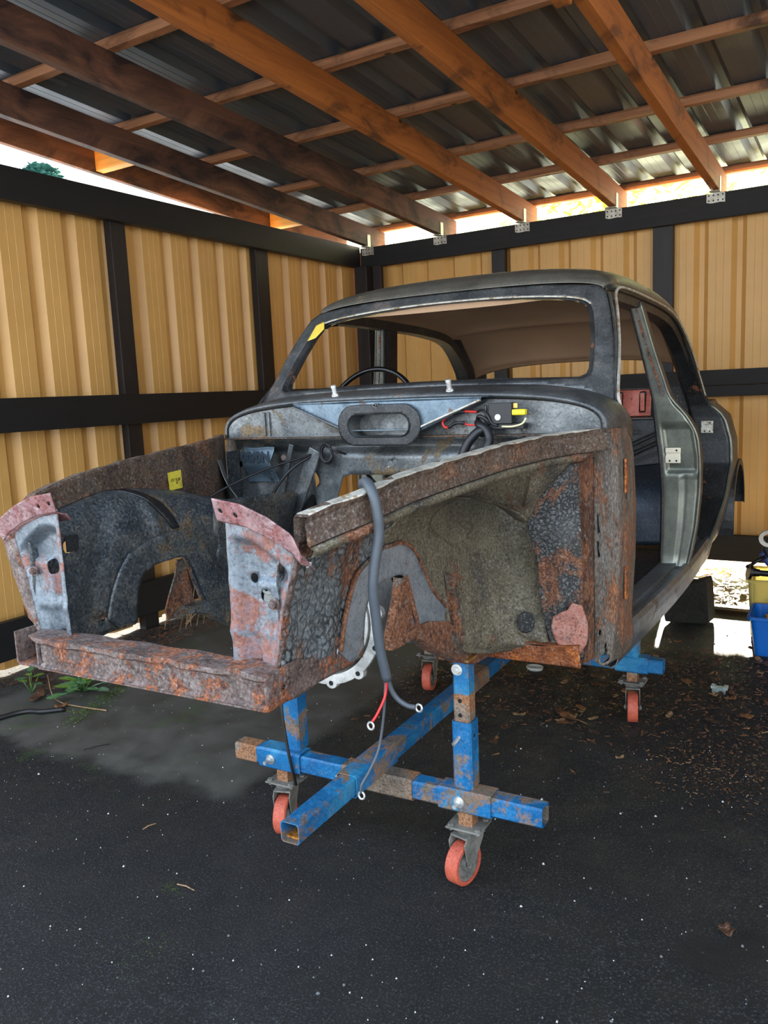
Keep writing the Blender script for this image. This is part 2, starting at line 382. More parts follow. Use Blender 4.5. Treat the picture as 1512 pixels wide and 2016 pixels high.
    nt.links.new(mix(nt, 0.35, fine, gr), bn.inputs['Height']); nt.links.new(bn.outputs[0], b.inputs['Normal'])
    return m
M_['asphalt'] = asphalt()

# ================================================================ THE SETTING
def flat_grid(x0, x1, y0, y1, nx, ny, zf):
    return [[(x0+(x1-x0)*i/nx, y0+(y1-y0)*j/ny, zf(x0+(x1-x0)*i/nx, y0+(y1-y0)*j/ny)) for i in range(nx+1)] for j in range(ny+1)]
m = MB(); m.grid(flat_grid(-4.2, 7, -4, 5.52, 90, 80, lambda x, y: 0.006*(noise.noise(Vector((x*1.3, y*1.3, 0)))) if y < 5.4 else 0))
tag(m.build('floor', M_['asphalt'], smooth=True), kind='structure')

PER = 0.25
def profile(L, depth, ph=0.0, sgn=1):
    """box-rib profile along length: list of (s, d) ; grooves recessed by depth, two small ridges on each pan"""
    pts = [(0, 0)]; k = -1
    while True:
        s0 = k*PER+ph
        if s0 > L: break
        for s, d in ((0.0, 0), (0.032, 1), (0.067, 1), (0.099, 0), (0.149, 0), (0.151, -0.035), (0.153, 0), (0.198, 0), (0.200, -0.035), (0.202, 0)):
            q = s0+s
            if 0 < q < L: pts.append((q, d*depth))
        k += 1
    pts.append((L, 0)); return pts
# left wall cladding: plane at wx=-2.82 running along wy
def clad_wall(name, mapf, L, ph, z0, z1, mat, depth=0.040):
    pr = profile(L, depth, ph); m = MB(); rows = []
    for z in (z0, z1): rows.append([mapf(s, d, z) for s, d in pr])
    m.grid(rows); o = m.build(name, mat, solid=0.0012, origin=mapf(0, 0, z0)); tag(o, kind='structure'); return o
LW0, LW1 = 1.0, 6.34
clad_wall('wall_left', lambda s, d, z: wf(-2.82-d, LW1-s, z), LW1-LW0, (LW1-3.795)%PER-0.028-0.0, 0.05, 2.74, M_['clad'])
clad_wall('wall_back', lambda s, d, z: wf(-2.82+s, 6.32+d, z), 8.4, (0.077+2.82-0.02)%PER, 0.160, 2.72, M_['clad'])

def timber(name, a, b, mat, label, cat='beam', bev=0.004, group=None, slope=None):
    """axis aligned (shelter frame) timber from corner a to corner b"""
    m = MB()
    if slope: m.box(a, b, lambda v: wf(v.x, v.y, v.z+slope*(b[1]-v.y)))
    else: m.box(a, b, lambda v: wf(v.x, v.y, v.z))
    o = m.build(name, mat, bevel=bev, origin=wf((a[0]+b[0])/2, (a[1]+b[1])/2, a[2]), rz=-YW)
    return tag(o, label, cat, group)
timber('wall_plate', (-2.76, 1.0, 2.567), (-2.70, 6.2, 2.742), M_['black_wood_y'], 'black top beam running along the left cladding wall, under the strip of sky')
timber('wall_plate', (-2.70, 6.2, 2.562), (5.5, 6.25, 2.730), M_['black_wood_x'], 'black top beam of the back wall, carrying the ends of the rafters')
timber('middle_rail', (-2.745, 1.0, 1.352), (-2.70, 6.2, 1.535), M_['black_wood_y'], 'wide black middle rail across the left cladding wall', 'rail')
timber('middle_rail', (-2.70, 6.2, 1.425), (5.5, 6.245, 1.533), M_['black_wood_x'], 'upper board of the black middle rail on the back wall, seen right of the car', 'rail')
timber('middle_rail', (-2.70, 6.205, 1.345), (5.5, 6.245, 1.423), M_['black_wood_x'], 'lower board of the black middle rail on the back wall, directly under the other board', 'rail')
timber('bottom_rail', (-2.745, 1.0, 0.133), (-2.70, 6.2, 0.345), M_['black_wood_y'], 'black bottom rail low on the left wall beside the green plants', 'rail')
timber('bottom_rail', (-2.70, 6.2, 0.165), (5.5, 6.245, 0.355), M_['black_wood_x'], 'black bottom rail low on the back wall behind the blue crate', 'rail')
for a, b, l in ((3.515, 3.63, 'black post of the left wall nearest the camera, above the rusty front wing'), (4.845, 4.985, 'black post of the left wall between the two yellow bays, nearer the corner')):
    timber('wall_post', (-2.805, a, 0), (-2.745, b, 2.6), M_['black_wood_z'], l, 'post')
for a, b, l in ((-1.478, -1.364, 'narrow black post on the back wall above the windscreen header'), (-0.212, -0.071, 'black post on the back wall just right of the car roof'), (1.25, 1.38, None), (2.6, 2.73, None)):
    if l: timber('wall_post', (a, 6.246, 0), (b, 6.305, 2.6), M_['black_wood_z'], l, 'post')
timber('corner_post', (-2.695, 6.08, 0), (-2.57, 6.195, 2.56), M_['black_wood_z'], 'black corner post where the left wall and the back wall meet', 'post')
timber('corner_board', (-2.55, 6.15, 0), (-2.47, 6.198, 2.56), M_['black_wood_z'], 'thin dark board standing right beside the corner post', 'post')

clad_wall('wall_right_unseen', lambda s, d, z: wf(4.6+d, LW0+0.6+s, z), LW1-LW0-0.6, 0.1, 0.0, 2.74, M_['clad'])  # out of view, added to cut the side light reaching the left wall
# rafters
SL = 0.064
def zr(b): return 2.735+SL*(6.2-b)
RX = [(-2.645, -2.59, 'lowest'), (-1.935, -1.88, ''), (-1.215, -1.16, ''), (-0.505, -0.45, ''), (0.195, 0.25, ''), (0.91, 0.965, '')]
RL = ['leftmost full rafter with dark stained sides, passing over the left wall', 'second rafter from the left, greyish brown with dark mould stains', 'third rafter from the left, orange-brown pine running from the top edge of the photo',
      'fourth rafter from the left, bright orange pine with round knots', 'rightmost rafter in the photo, orange pine ending at the bright gap on the right', None]
for (a, b, _), lab in zip(RX, RL):
    if not lab: continue
    m = MB(); m.box((a, 0.9, 0), (b, 6.45, 0.165), lambda v: wf(v.x, v.y, v.z+zr(v.y)))
    tag(m.build('rafter', M_['rafter_dark'] if 'second' in lab or 'leftmost' in lab else M_['rafter'], bevel=0.004, origin=wf((a+b)/2, 0.9, zr(0.9)), rz=-YW), lab, 'rafter', None)
m = MB(); m.box((0.13, 0.9, -0.012), (0.194, 3.3, 0.14), lambda v: wf(v.x, v.y, v.z+zr(v.y)))
tag(m.build('splice_board', M_['rafter'], bevel=0.004, origin=wf(0.16, 0.9, zr(0.9)), rz=-YW), 'short doubled board lapped onto the near end of the rightmost rafter', 'board')
m = MB(); m.box((-3.04, 0.9, 0.02), (-3.0, 6.45, 0.165), lambda v: wf(v.x, v.y, v.z+zr(v.y)))
tag(m.build('barge_board', M_['rafter_dark'], bevel=0.003, origin=wf(-3.02, 0.9, zr(0.9)), rz=-YW), 'dark mouldy edge board outside the left wall, above the strip of white sky', 'board')
for b, l in ((3.66, 'small orange noggin block between edge board and rafter, the one nearer the camera'), (5.35, 'small yellow noggin block between edge board and rafter, the one nearer the corner')):
    m = MB(); m.box((-2.999, b, 0.03), (-2.646, b+0.06, 0.16), lambda v: wf(v.x, v.y, v.z+zr(v.y)))
    tag(m.build('noggin', M_['noggin'], bevel=0.003, origin=wf(-2.82, b, zr(b)), rz=-YW), l, 'block')
BY = [(1.45, None), (2.15, None), (2.87, 'roof batten crossing the upper left corner of the photo, nearest the camera'), (3.585, 'second roof batten, crossing the top edge of the photo'),
      (4.28, 'third roof batten from the camera, crossing the upper right corner'), (5.03, 'fourth roof batten, with dark burnt looking knots, midway to the back wall'),
      (5.72, 'fifth roof batten, the last but one before the back wall'), (6.41, 'last roof batten directly above the bright gap over the back wall')]
rb = random.Random(3)
for b, l in BY:
    if not l: continue
    m = MB(); n = 60; rows = []
    for i in range(n+1):
        x = -3.1+8.6*i/n; sec = []
        for k in range(10):
            t = 2*math.pi*(k+0.5)/10; rr = 1+0.16*noise.noise(Vector((x*2.2, t*1.2, b*7)))
            cx_ = max(-1, min(1, 1.25*math.cos(t)))*0.034*rr; cz_ = max(-1, min(1, 1.25*math.sin(t)))*0.024*rr
            sec.append(wf(x, b+cx_, zr(b)+0.165+0.024+cz_))
        rows.append(sec)
    m.grid(rows, True); m.f.append(tuple(range(10))); m.m.append(0)
    tag(m.build('roof_batten', M_['batten'], smooth=False, bevel=0, origin=wf(0, b, zr(b)+0.165), rz=-YW), l, 'batten')
# roof sheet (ceiling)
pr = profile(8.8, 0.034, 0.06); m = MB()
m.grid([[wf(-3.15+s, y, zr(y)+0.165+0.05+d) for s, d in pr] for y in (0.75, 2.2, 3.6, 5.0, 6.53)])
tag(m.build('ceiling', M_['roof'], solid=0.001, origin=wf(-3.15, 6.53, 2.9)), kind='structure')
# joist hangers on the back beam
def hanger(x, lab, side=False):
    t = empty('joist_hanger', wf(x, 6.19, 2.66), -YW)
    m = MB()
    def fn(u, v): return np.stack([np.array([wf(x+a-0.06, 6.196, 2.662+b) for a, b in zip(u, v)])[:, i] for i in range(3)], 1)
    holes = [circ(hx, hz, 0.006, n=10) for hx in (0.015, 0.045, 0.075, 0.105) for hz in (0.018, 0.052)]
    sheet('flange', [(0, 0.008), (0.03, 0.0), (0.09, 0.004), (0.12, 0.0), (0.12, 0.062), (0.09, 0.07), (0.03, 0.066), (0, 0.07)], holes, fn, M_['hanger'], t, 0.004, 0.0015, smooth=False)
    m = MB(); m.box((x-0.0335, 6.12, 2.729), (x+0.0335, 6.196, 2.731), lambda v: wf(v.x, v.y, v.z))
    for q in (-0.0345, 0.0315): m.box((x+q, 6.15, 2.73), (x+q+0.002, 6.196, 2.83), lambda v: wf(v.x, v.y, v.z))
    m.build('stirrup', M_['hanger'], t); tag(t, lab, 'bracket')
for i, (x, l) in enumerate(((-2.62, 'galvanised joist hanger in the corner, under the leftmost rafter'), (-1.91, 'galvanised joist hanger under the second rafter from the left'), (-1.19, 'galvanised joist hanger under the third rafter from the left'),
                            (-0.48, 'galvanised joist hanger under the fourth rafter from the left'), (0.22, 'galvanised joist hanger under the rightmost rafter'))):
    hanger(x, l)
# ================================================================ THE DOLLY
M_['blue'] = metal('blue_paint', srgb(8, 88, 140), srgb(18, 108, 160), srgb(56, 142, 178), rust=0.42, rustc=[(0.3, srgb(60, 54, 48)), (0.5, srgb(112, 98, 82)), (0.62, srgb(140, 100, 70)), (0.75, srgb(88, 84, 78))], scale=5, rs=6, met=0.05, rough=(0.3, 0.7), bmp=0.2, grain=0.45)
M_['bare_tube'] = metal('bare_rusty_tube', srgb(120, 105, 90), srgb(150, 130, 110), rust=0.55, rustc=[(0.3, srgb(95, 60, 40)), (0.5, srgb(150, 100, 60)), (0.75, srgb(120, 100, 85))], scale=8, met=0.2)
M_['rust_inside'] = metal('orange_rust', srgb(150, 85, 25), srgb(225, 150, 40), rust=0.4, scale=30, met=0)
M_['zinc'] = metal('zinc_bolt', srgb(200, 200, 195), srgb(230, 230, 225), rust=0, met=0.8, rough=(0.25, 0.4), grain=0.2)
M_['caster_grey'] = metal('dusty_grey_steel', srgb(98, 96, 90), srgb(130, 127, 118), rust=0.12, scale=14, met=0.2, rough=(0.55, 0.8), bmp=0.2, grain=0.5)
M_['wheel_red'] = metal('red_polyurethane', srgb(172, 70, 50), srgb(194, 90, 64), rust=0.08, rustc=[(0.3, srgb(110, 50, 35)), (0.7, srgb(150, 110, 90))], scale=18, met=0, rough=(0.5, 0.7), bmp=0.1, grain=0.4)
DX, TZ = 0.035, 0.32                                    # centre of the dolly, height of the long tube
dolly = empty('body_dolly', (DX, 2.6, 0)); tag(dolly, 'blue steel tube dolly on red casters carrying the rusty car shell', 'trolley')
def sq_tube(m, p0, p1, w, t=0.003, up=(0, 0, 1)):
    p0, p1 = Vector(p0), Vector(p1); d = (p1-p0).normalized(); s = d.cross(Vector(up)).normalized(); u = s.cross(d)
    c = w*0.10; h = w/2; o = [(-h, -h+c), (-h+c, -h), (h-c, -h), (h, -h+c), (h, h-c), (h-c, h), (-h+c, h), (-h, h-c)]; inn = [(a*(1-2*t/w), b*(1-2*t/w)) for a, b in o]
    n = 8; vs = []
    for p in (p0, p1):
        for ring in (o, inn):
            for a, b in ring: vs.append(p+s*a+u*b)
    fs = []
    for k in range(n):
        l = (k+1) % n
        fs += [(k, l, 16+l, 16+k), (8+k, 24+k, 24+l, 8+l), (k, 8+k, 8+l, l), (16+k, 16+l, 24+l, 24+k)]
    m.add(vs, fs)
def tube_part(name, p0, p1, w, mat, parent, **k):
    m = MB(); sq_tube(m, p0, p1, w, **k); return m.build(name, mat, parent)
def hexbolt(parent, p, d, r=0.011, L=0.016, washer=True):
    p, d = Vector(p), Vector(d).normalized(); m = MB()
    if washer: m.cyl(p, p+d*0.002, r*1.45, 16)
    m.cyl(p+d*0.002, p+d*0.011, r, 6); m.cyl(p+d*0.011, p+d*L, r*0.55, 12)
    return m.build('bolt', M_['zinc'], parent)
lt = tube_part('long_tube', (DX, 1.61, TZ), (DX, 4.1, TZ), 0.06, M_['blue'], dolly)
m = MB(); m.box((DX-0.0265, 1.70, TZ-0.0265), (DX+0.0265, 1.705, TZ+0.0265)); m.box((DX-0.0265, 1.63, TZ-0.027), (DX+0.0265, 1.70, TZ-0.022)); m.build('rust_deposit', M_['rust_inside'], dolly)
CZ = 0.257
def cross(y, x0, x1, yl):
    tube_part('cross_tube', (x0, y, CZ), (x1, y, CZ), 0.060, M_['blue'], dolly)
tube_part('cross_tube', (-0.525, 2.09, CZ), (0.585, 2.09, CZ), 0.06, M_['blue'], dolly)
tube_part('cross_tube', (-0.60, 3.48, CZ), (0.66, 3.48, CZ), 0.06, M_['blue'], dolly)
tube_part('bare_tube_end', (-0.527, 2.09, CZ), (-0.435, 2.09, CZ), 0.0615, M_['bare_tube'], dolly)
tube_part('centre_sleeve', (DX, 1.90, TZ), (DX, 2.155, TZ), 0.071, M_['blue'], dolly)
tube_part('centre_sleeve', (DX-0.12, 2.09, CZ-0.001), (DX+0.135, 2.09, CZ-0.001), 0.070, M_['bare_tube'], dolly)
tube_part('long_sleeve', (DX, 2.75, TZ), (DX, 2.95, TZ), 0.071, M_['bare_tube'], dolly)
for x in (-0.335, 0.335+0.01): tube_part('side_sleeve', (x-0.085, 2.09, CZ), (x+0.085, 2.09, CZ), 0.072, M_['blue'], dolly)
for x in (-0.46, 0.53): tube_part('side_sleeve', (x-0.07, 3.48, CZ), (x+0.07, 3.48, CZ), 0.072, M_['blue'], dolly)
for p in ((-0.37, 2.054, CZ), (0.33, 2.054, CZ)): hexbolt(dolly, p, (0, -1, 0), 0.012, 0.034)
for p in ((DX-0.036, 1.93, TZ), (DX-0.036, 2.13, TZ)): hexbolt(dolly, p, (-1, 0, 0.3), 0.009, 0.02)
# uprights
up = tube_part('upright_outer', (0.335, 2.105, CZ+0.036), (0.335, 2.105, 0.50), 0.062, M_['blue'], dolly, up=(0, 1, 0))
tube_part('upright_inner', (0.335, 2.105, 0.49), (0.335, 2.105, 0.705), 0.050, M_['blue'], dolly, up=(0, 1, 0))
tube_part('bare_tube_band', (0.335, 2.105, 0.50), (0.335, 2.105, 0.585), 0.0515, M_['bare_tube'], dolly, up=(0, 1, 0))
tube_part('upright_outer', (-0.30, 2.115, CZ+0.036), (-0.30, 2.115, 0.78), 0.062, M_['blue'], dolly, up=(0, 1, 0))
HOLE = plain('hole_black', (0.003, 0.003, 0.003), 0.9)
for z in (0.52, 0.565): m = MB(); m.cyl((0.332, 2.0790, z), (0.332, 2.0785, z), 0.0065, 14); m.build('bolt_hole', HOLE, dolly)
m = MB(); m.cyl((0.366, 2.10, 0.455), (0.3665, 2.10, 0.455), 0.006, 14); m.build('bolt_hole', HOLE, dolly)
hexbolt(dolly, (0.325, 2.08, 0.66), (0, -1, 0), 0.012, 0.014); hexbolt(dolly, (-0.315, 2.084, 0.70), (0, -1, 0), 0.009, 0.012)
m = MB(); m.cyl((0.328, 2.076, 0.452), (0.322, 2.045, 0.440), 0.006, 12); m.build('locking_pin', M_['zinc'], dolly)
m = MB(); m.box((0.285, 2.03, 0.705), (0.385, 2.14, 0.711)); m.box((0.283, 2.03, 0.705), (0.288, 2.14, 0.745)); m.build('saddle_bracket', metal('saddle_rust', srgb(160, 100, 40), srgb(200, 150, 70), rust=0.5, scale=12), dolly)
for x in (-0.46, 0.53): tube_part('rear_upright', (x, 3.48, CZ+0.03), (x, 3.48, 0.655), 0.055, M_['blue'], dolly, up=(0, 1, 0))

def caster_meshes():
    """caster with wheel along local y, swivel axis at origin, wheel offset by trail; top plate top at z=0.222"""
    root = empty('caster', (0, 0, 0))
    R = 0.066; W = 0.022; m = MB()
    prof = [(-W, R-0.004), (-W+0.004, R), (W-0.004, R), (W, R-0.004), (W, R-0.014), (-W, R-0.014)]
    n = 40
    def lathe(pr, cz, cy, n=40):
        rows = []
        for k in range(n+1):
            a = 2*math.pi*k/n; rows.append([(x, cy+r*math.cos(a), cz+r*math.sin(a)) for x, r in pr])
        return rows
    TR = 0.032
    m.grid(lathe(prof+[prof[0]], R+0.001, TR)); tire = m.build('tyre', M_['wheel_red'], root, smooth=False, bevel=0)
    m = MB(); pr = [(-0.018, R-0.0135), (-0.018, R-0.022), (-0.006, R-0.026), (-0.006, 0.022), (-0.021, 0.019), (-0.021, 0.006), (0.021, 0.006), (0.021, 0.019), (0.006, 0.022), (0.006, R-0.026), (0.018, R-0.022), (0.018, R-0.0135)]
    m.grid(lathe(pr, R+0.001, TR)); m.build('hub', M_['caster_grey'], root)
    m = MB()
    for s in (-1, 1):
        poly = [(0.008, 0.150), (0.052, 0.153), (0.066, 0.135), (0.052, 0.062), (0.040, 0.047), (0.026, 0.047), (0.018, 0.060), (-0.030, 0.128), (-0.036, 0.150)]
        m.prism([(s*0.027, -y+0.034+0.03, z+0.002) if False else (s*0.027, y-0.004, z+0.004) for y, z in poly], (s*0.0035, 0, 0))
    m.box((-0.0305, -0.045, 0.152), (0.0305, 0.052, 0.158)); m.cyl((0, 0, 0.156), (0, 0, 0.170), 0.036, 24, 0.042)
    m.build('fork', M_['caster_grey'], root, bevel=0.0015)
    m = MB(); m.cyl((-0.037, TR, R), (0.037, TR, R), 0.0065, 10); m.cyl((-0.036, TR, R), (-0.031, TR, R), 0.011, 6); m.cyl((0.031, TR, R), (0.036, TR, R), 0.011, 6); m.build('axle_bolt', M_['caster_grey'], root)
    return root
def caster_plate(x, y, z, root):
    m = MB(); m.box((x-0.057, y-0.048, z), (x+0.057, y+0.048, z+0.007)); m.build('mounting_plate', M_['caster_grey'], root, bevel=0.006)
    for sx in (-1, 1):
        for sy in (-1, 1):
            mm = MB(); mm.cyl((x+sx*0.043, y+sy*0.034, z+0.007), (x+sx*0.043, y+sy*0.034, z+0.014), 0.0095, 6); mm.cyl((x+sx*0.043, y+sy*0.034, z-0.008), (x+sx*0.043, y+sy*0.034, z), 0.005, 8); mm.build('plate_bolt', M_['caster_grey'], root)
    mm = MB(); mm.box((x-0.022, y-0.022, z+0.007), (x+0.022, y+0.022, CZ-0.03)); mm.build('spacer_block', M_['bare_tube'], root)
c0 = caster_meshes()
def put_caster(x, y, rz, label, first=False):
    r = c0 if first else c0.copy()
    if not first:
        scn.collection.objects.link(r)
        for ch in list(c0.children):
            if ch.name.split('.')[0] in ('tyre', 'hub', 'fork', 'axle_bolt'):
                c = ch.copy(); scn.collection.objects.link(c); c.parent = r
    r.location = (x, y, 0); r.rotation_euler = (0, 0, rz); r['label'] = label; r['category'] = 'caster'
    return r
spots = [(0.345, 2.085, math.radians(167), 'red wheeled caster under the right front corner of the dolly, fully in view'),
         (-0.335, 2.09, math.radians(196), 'red wheeled caster at the dolly left front, partly behind the long blue tube'),
         (0.53, 3.48, math.radians(192), 'red wheeled caster at the right rear of the dolly, among the dead leaves'),
         (-0.46, 3.48, math.radians(190), 'red wheeled caster at the left rear of the dolly, in the dark under the shell')]
cs = [put_caster(*spots[i][:3], spots[i][3], i == 0) for i in (0,)]+[put_caster(*s[:3], s[3]) for s in spots[1:]]
for c in cs: caster_plate(c.location.x, c.location.y, 0.172, c)
# thin rod standing against the left upright
m = MB(); m.tube([(-0.315, 2.06, 0.64), (-0.30, 2.045, 0.42), (-0.285, 2.045, 0.30), (-0.262, 2.045, 0.19)], 0.005, 8)
tag(m.build('steel_rod', plain('rod_dark', srgb(50, 48, 46), 0.5, 0.5), smooth=True, origin=(-0.262, 2.045, 0.19)), 'thin dark rod leaning on the left blue upright down to the caster plate', 'rod')

# ================================================================ THE CAR SHELL
SL_ = dict(a=srgb(60, 66, 72), b=srgb(92, 98, 102), c=srgb(120, 128, 134))
M_['steel'] = metal('bare_dark_steel', srgb(66, 68, 70), srgb(98, 100, 100), srgb(122, 125, 125), rust=0.24, rustc=[(0.3, srgb(60, 45, 36)), (0.5, srgb(100, 66, 44)), (0.7, srgb(80, 70, 62))], scale=5, met=0.55, rough=(0.32, 0.8), rs=5, grain=0.45)
M_['roofsteel'] = metal('roof_steel', srgb(82, 78, 68), srgb(108, 104, 94), srgb(92, 92, 88), rust=0.18, rustc=[(0.3, srgb(70, 60, 48)), (0.6, srgb(120, 96, 64))], scale=3, met=0.5, rough=(0.33, 0.7), rs=7, bmp=0.15, grain=0.3)
M_['firewall'] = metal('firewall_steel', srgb(76, 80, 82), srgb(118, 122, 122), srgb(148, 152, 152), rust=0.28, rustc=[(0.3, srgb(80, 62, 44)), (0.5, srgb(120, 100, 70)), (0.7, srgb(96, 90, 82))], scale=6, met=0.55, rough=(0.3, 0.75), rs=5, flecks=(22, 0.70, srgb(210, 215, 215)), grain=0.6)
M_['bluesteel'] = metal('blue_steel', srgb(66, 80, 90), srgb(112, 130, 142), srgb(56, 60, 64), rust=0.25, scale=4, met=0.5, rough=(0.3, 0.7), rs=7, grain=0.35)
M_['endplate'] = metal('pale_end_plate', srgb(98, 108, 116), srgb(134, 142, 148), srgb(92, 116, 136), rust=0.46, rustc=[(0.3, srgb(80, 50, 46)), (0.5, srgb(140, 92, 76)), (0.6, srgb(120, 100, 104)), (0.75, srgb(160, 130, 120))], scale=7, met=0.45, rough=(0.3, 0.75), rs=7, bmp=0.4, grain=0.6)
M_['pinkrust'] = metal('pink_primer_rust', srgb(140, 96, 96), srgb(168, 130, 128), srgb(196, 180, 180), rust=0.55, rustc=[(0.3, srgb(90, 55, 55)), (0.5, srgb(140, 85, 80)), (0.75, srgb(150, 125, 130))], scale=12, met=0.15, rough=(0.5, 0.85), rs=16, bmp=0.5, grain=0.8)
M_['xrust'] = metal('crossmember_rust', srgb(84, 68, 62), srgb(118, 98, 90), srgb(134, 122, 118), rust=0.5, rustc=[(0.28, srgb(40, 27, 24)), (0.42, srgb(88, 50, 36)), (0.50, srgb(156, 88, 44)), (0.56, srgb(98, 66, 58)), (0.72, srgb(120, 100, 100))], scale=10, met=0.15, rough=(0.5, 0.85), rs=12, bmp=0.6)
M_['wingout'] = metal('inner_wing_outside', srgb(92, 98, 100), srgb(125, 132, 134), srgb(78, 80, 78), rust=0.42, scale=5, met=0.1, rough=(0.5, 0.85), rs=4.2, bmp=0.7, cell=(48, srgb(6, 6, 6)))
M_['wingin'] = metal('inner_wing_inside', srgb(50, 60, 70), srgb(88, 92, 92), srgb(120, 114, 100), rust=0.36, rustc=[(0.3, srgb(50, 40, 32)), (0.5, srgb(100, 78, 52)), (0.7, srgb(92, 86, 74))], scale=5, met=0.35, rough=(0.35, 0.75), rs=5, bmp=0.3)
M_['rail'] = metal('wing_rail_rust', srgb(70, 52, 42), srgb(98, 78, 62), srgb(60, 58, 54), rust=0.45, rustc=[(0.3, srgb(50, 34, 28)), (0.5, srgb(104, 66, 42)), (0.62, srgb(120, 98, 74))], scale=6, met=0.1, rough=(0.6, 0.85), rs=5, bmp=0.35, streak=(1, 1, 1))
M_['seal'] = metal('dried_underseal', srgb(78, 70, 54), srgb(108, 98, 76), srgb(56, 51, 42), rust=0.2, scale=3.5, met=0.0, rough=(0.65, 0.85), rs=4, bmp=0.5)
M_['mount'] = metal('engine_mount_plate', srgb(104, 112, 118), srgb(128, 134, 138), rust=0.35, scale=7, met=0.15, rough=(0.45, 0.8), rs=5, bmp=0.4, grain=0.6)
M_['legrust'] = metal('chassis_leg_rust', srgb(84, 72, 60), srgb(108, 98, 84), srgb(60, 62, 62), rust=0.65, scale=7, met=0.1, rough=(0.5, 0.9), rs=6, bmp=0.6)
M_['orange'] = metal('orange_rust_member', srgb(120, 62, 24), srgb(160, 88, 32), rust=0.6, rustc=[(0.3, srgb(62, 34, 18)), (0.5, srgb(140, 70, 24)), (0.58, srgb(184, 108, 42)), (0.72, srgb(96, 58, 36))], scale=8, met=0, rough=(0.7, 0.9), rs=5, bmp=0.5)
M_['crackle'] = metal('cracked_white_paint', srgb(112, 116, 116), srgb(60, 58, 54), srgb(84, 74, 60), rust=0.42, scale=4.5, met=0.05, rough=(0.55, 0.85), rs=5, bmp=0.8, cell=(75, srgb(10, 10, 10)), flecks=(9, 0.66, srgb(196, 190, 160)))
M_['patch'] = metal('red_oxide_patch', srgb(150, 92, 76), srgb(176, 116, 98), srgb(120, 110, 110), rust=0.25, scale=9, met=0.05, rough=(0.6, 0.8), rs=12)
M_['hinge_post'] = metal('hinge_post', srgb(86, 76, 66), srgb(112, 98, 84), srgb(96, 96, 90), rust=0.5, rustc=[(0.3, srgb(60, 40, 30)), (0.5, srgb(115, 74, 48)), (0.6, srgb(150, 92, 50)), (0.72, srgb(104, 92, 80))], scale=7, met=0.15, rough=(0.55, 0.85), rs=6, bmp=0.5, streak=(2.2, 2.2, 0.6), flecks=(13, 0.69, srgb(220, 205, 150)))
M_['pillar'] = metal('door_pillar_steel', srgb(100, 104, 96), srgb(136, 138, 124), srgb(120, 122, 120), rust=0.1, rustc=[(0.3, srgb(80, 70, 40)), (0.6, srgb(150, 135, 80))], scale=4, met=0.6, rough=(0.25, 0.6), rs=4, bmp=0.12, grain=0.25)
M_['jamb'] = metal('dark_jamb', srgb(34, 35, 36), srgb(52, 53, 54), srgb(70, 71, 72), rust=0.14, scale=4, met=0.4, rough=(0.35, 0.7), rs=6, bmp=0.12, grain=0.3)
M_['interior'] = metal('dark_blue_inner_panel', srgb(28, 36, 48), srgb(46, 56, 68), srgb(70, 78, 86), rust=0.15, scale=3, met=0.35, rough=(0.3, 0.7), rs=6, bmp=0.15, grain=0.35)
M_['floor'] = metal('cabin_floor', srgb(20, 20, 22), srgb(36, 35, 34), rust=0.3, rustc=[(0.3, srgb(30, 20, 16)), (0.6, srgb(60, 44, 34))], scale=4, met=0.2)
M_['redpanel'] = metal('red_seat_back_panel', srgb(150, 72, 60), srgb(185, 100, 84), srgb(200, 140, 120), rust=0.12, scale=5, met=0.25, rough=(0.3, 0.6), rs=8, grain=0.4)
M_['edge'] = metal('bright_edge', srgb(170, 165, 150), srgb(215, 210, 195), rust=0.3, rustc=[(0.3, srgb(110, 80, 50)), (0.6, srgb(160, 140, 110))], scale=30, met=0.4, rough=(0.35, 0.7), rs=20, grain=0.5)
M_['rubber'] = plain('black_rubber', srgb(24, 24, 26), 0.45)
M_['cable'] = plain('grey_cable', srgb(70, 76, 82), 0.5)
M_['redwire'] = plain('red_wire', srgb(200, 40, 36), 0.4)
M_['alu'] = metal('cast_aluminium', srgb(150, 150, 145), srgb(205, 203, 196), srgb(225, 222, 214), rust=0.12, rustc=[(0.3, srgb(60, 55, 48)), (0.6, srgb(120, 110, 90))], scale=9, met=0.35, rough=(0.45, 0.7), rs=9, grain=0.4)
M_['hole'] = plain('dark_recess', (0.004, 0.004, 0.004), 0.9)
M_['white'] = plain('white_button', srgb(225, 225, 220), 0.4); M_['yellow'] = plain('yellow_fuse', srgb(235, 210, 20), 0.4)
def head_mat():
    m, nt, b = nodes('headlining_cloth'); co = coords(nt); n = noise_n(nt, co, 1.5, 3); w = N(nt, 'ShaderNodeTexWave'); w.inputs['Scale'].default_value = 60; w.inputs['Distortion'].default_value = 2; nt.links.new(co, w.inputs[0])
    c = ramp(nt, n, [(0.3, srgb(150, 122, 96)), (0.7, srgb(176, 142, 110))]); c = mix(nt, 0.1, c, w.outputs[0], 'MULTIPLY')
    nt.links.new(c, b.inputs['Base Color']); b.inputs['Roughness'].default_value = 0.8; bump(nt, b, w.outputs[0], 0.15, 0.002); return m
M_['head'] = head_mat()

car = empty('car_shell', (0, 2.6, 0.66)); tag(car, 'rusty stripped vintage saloon car shell without wings, doors or wheels', 'car')
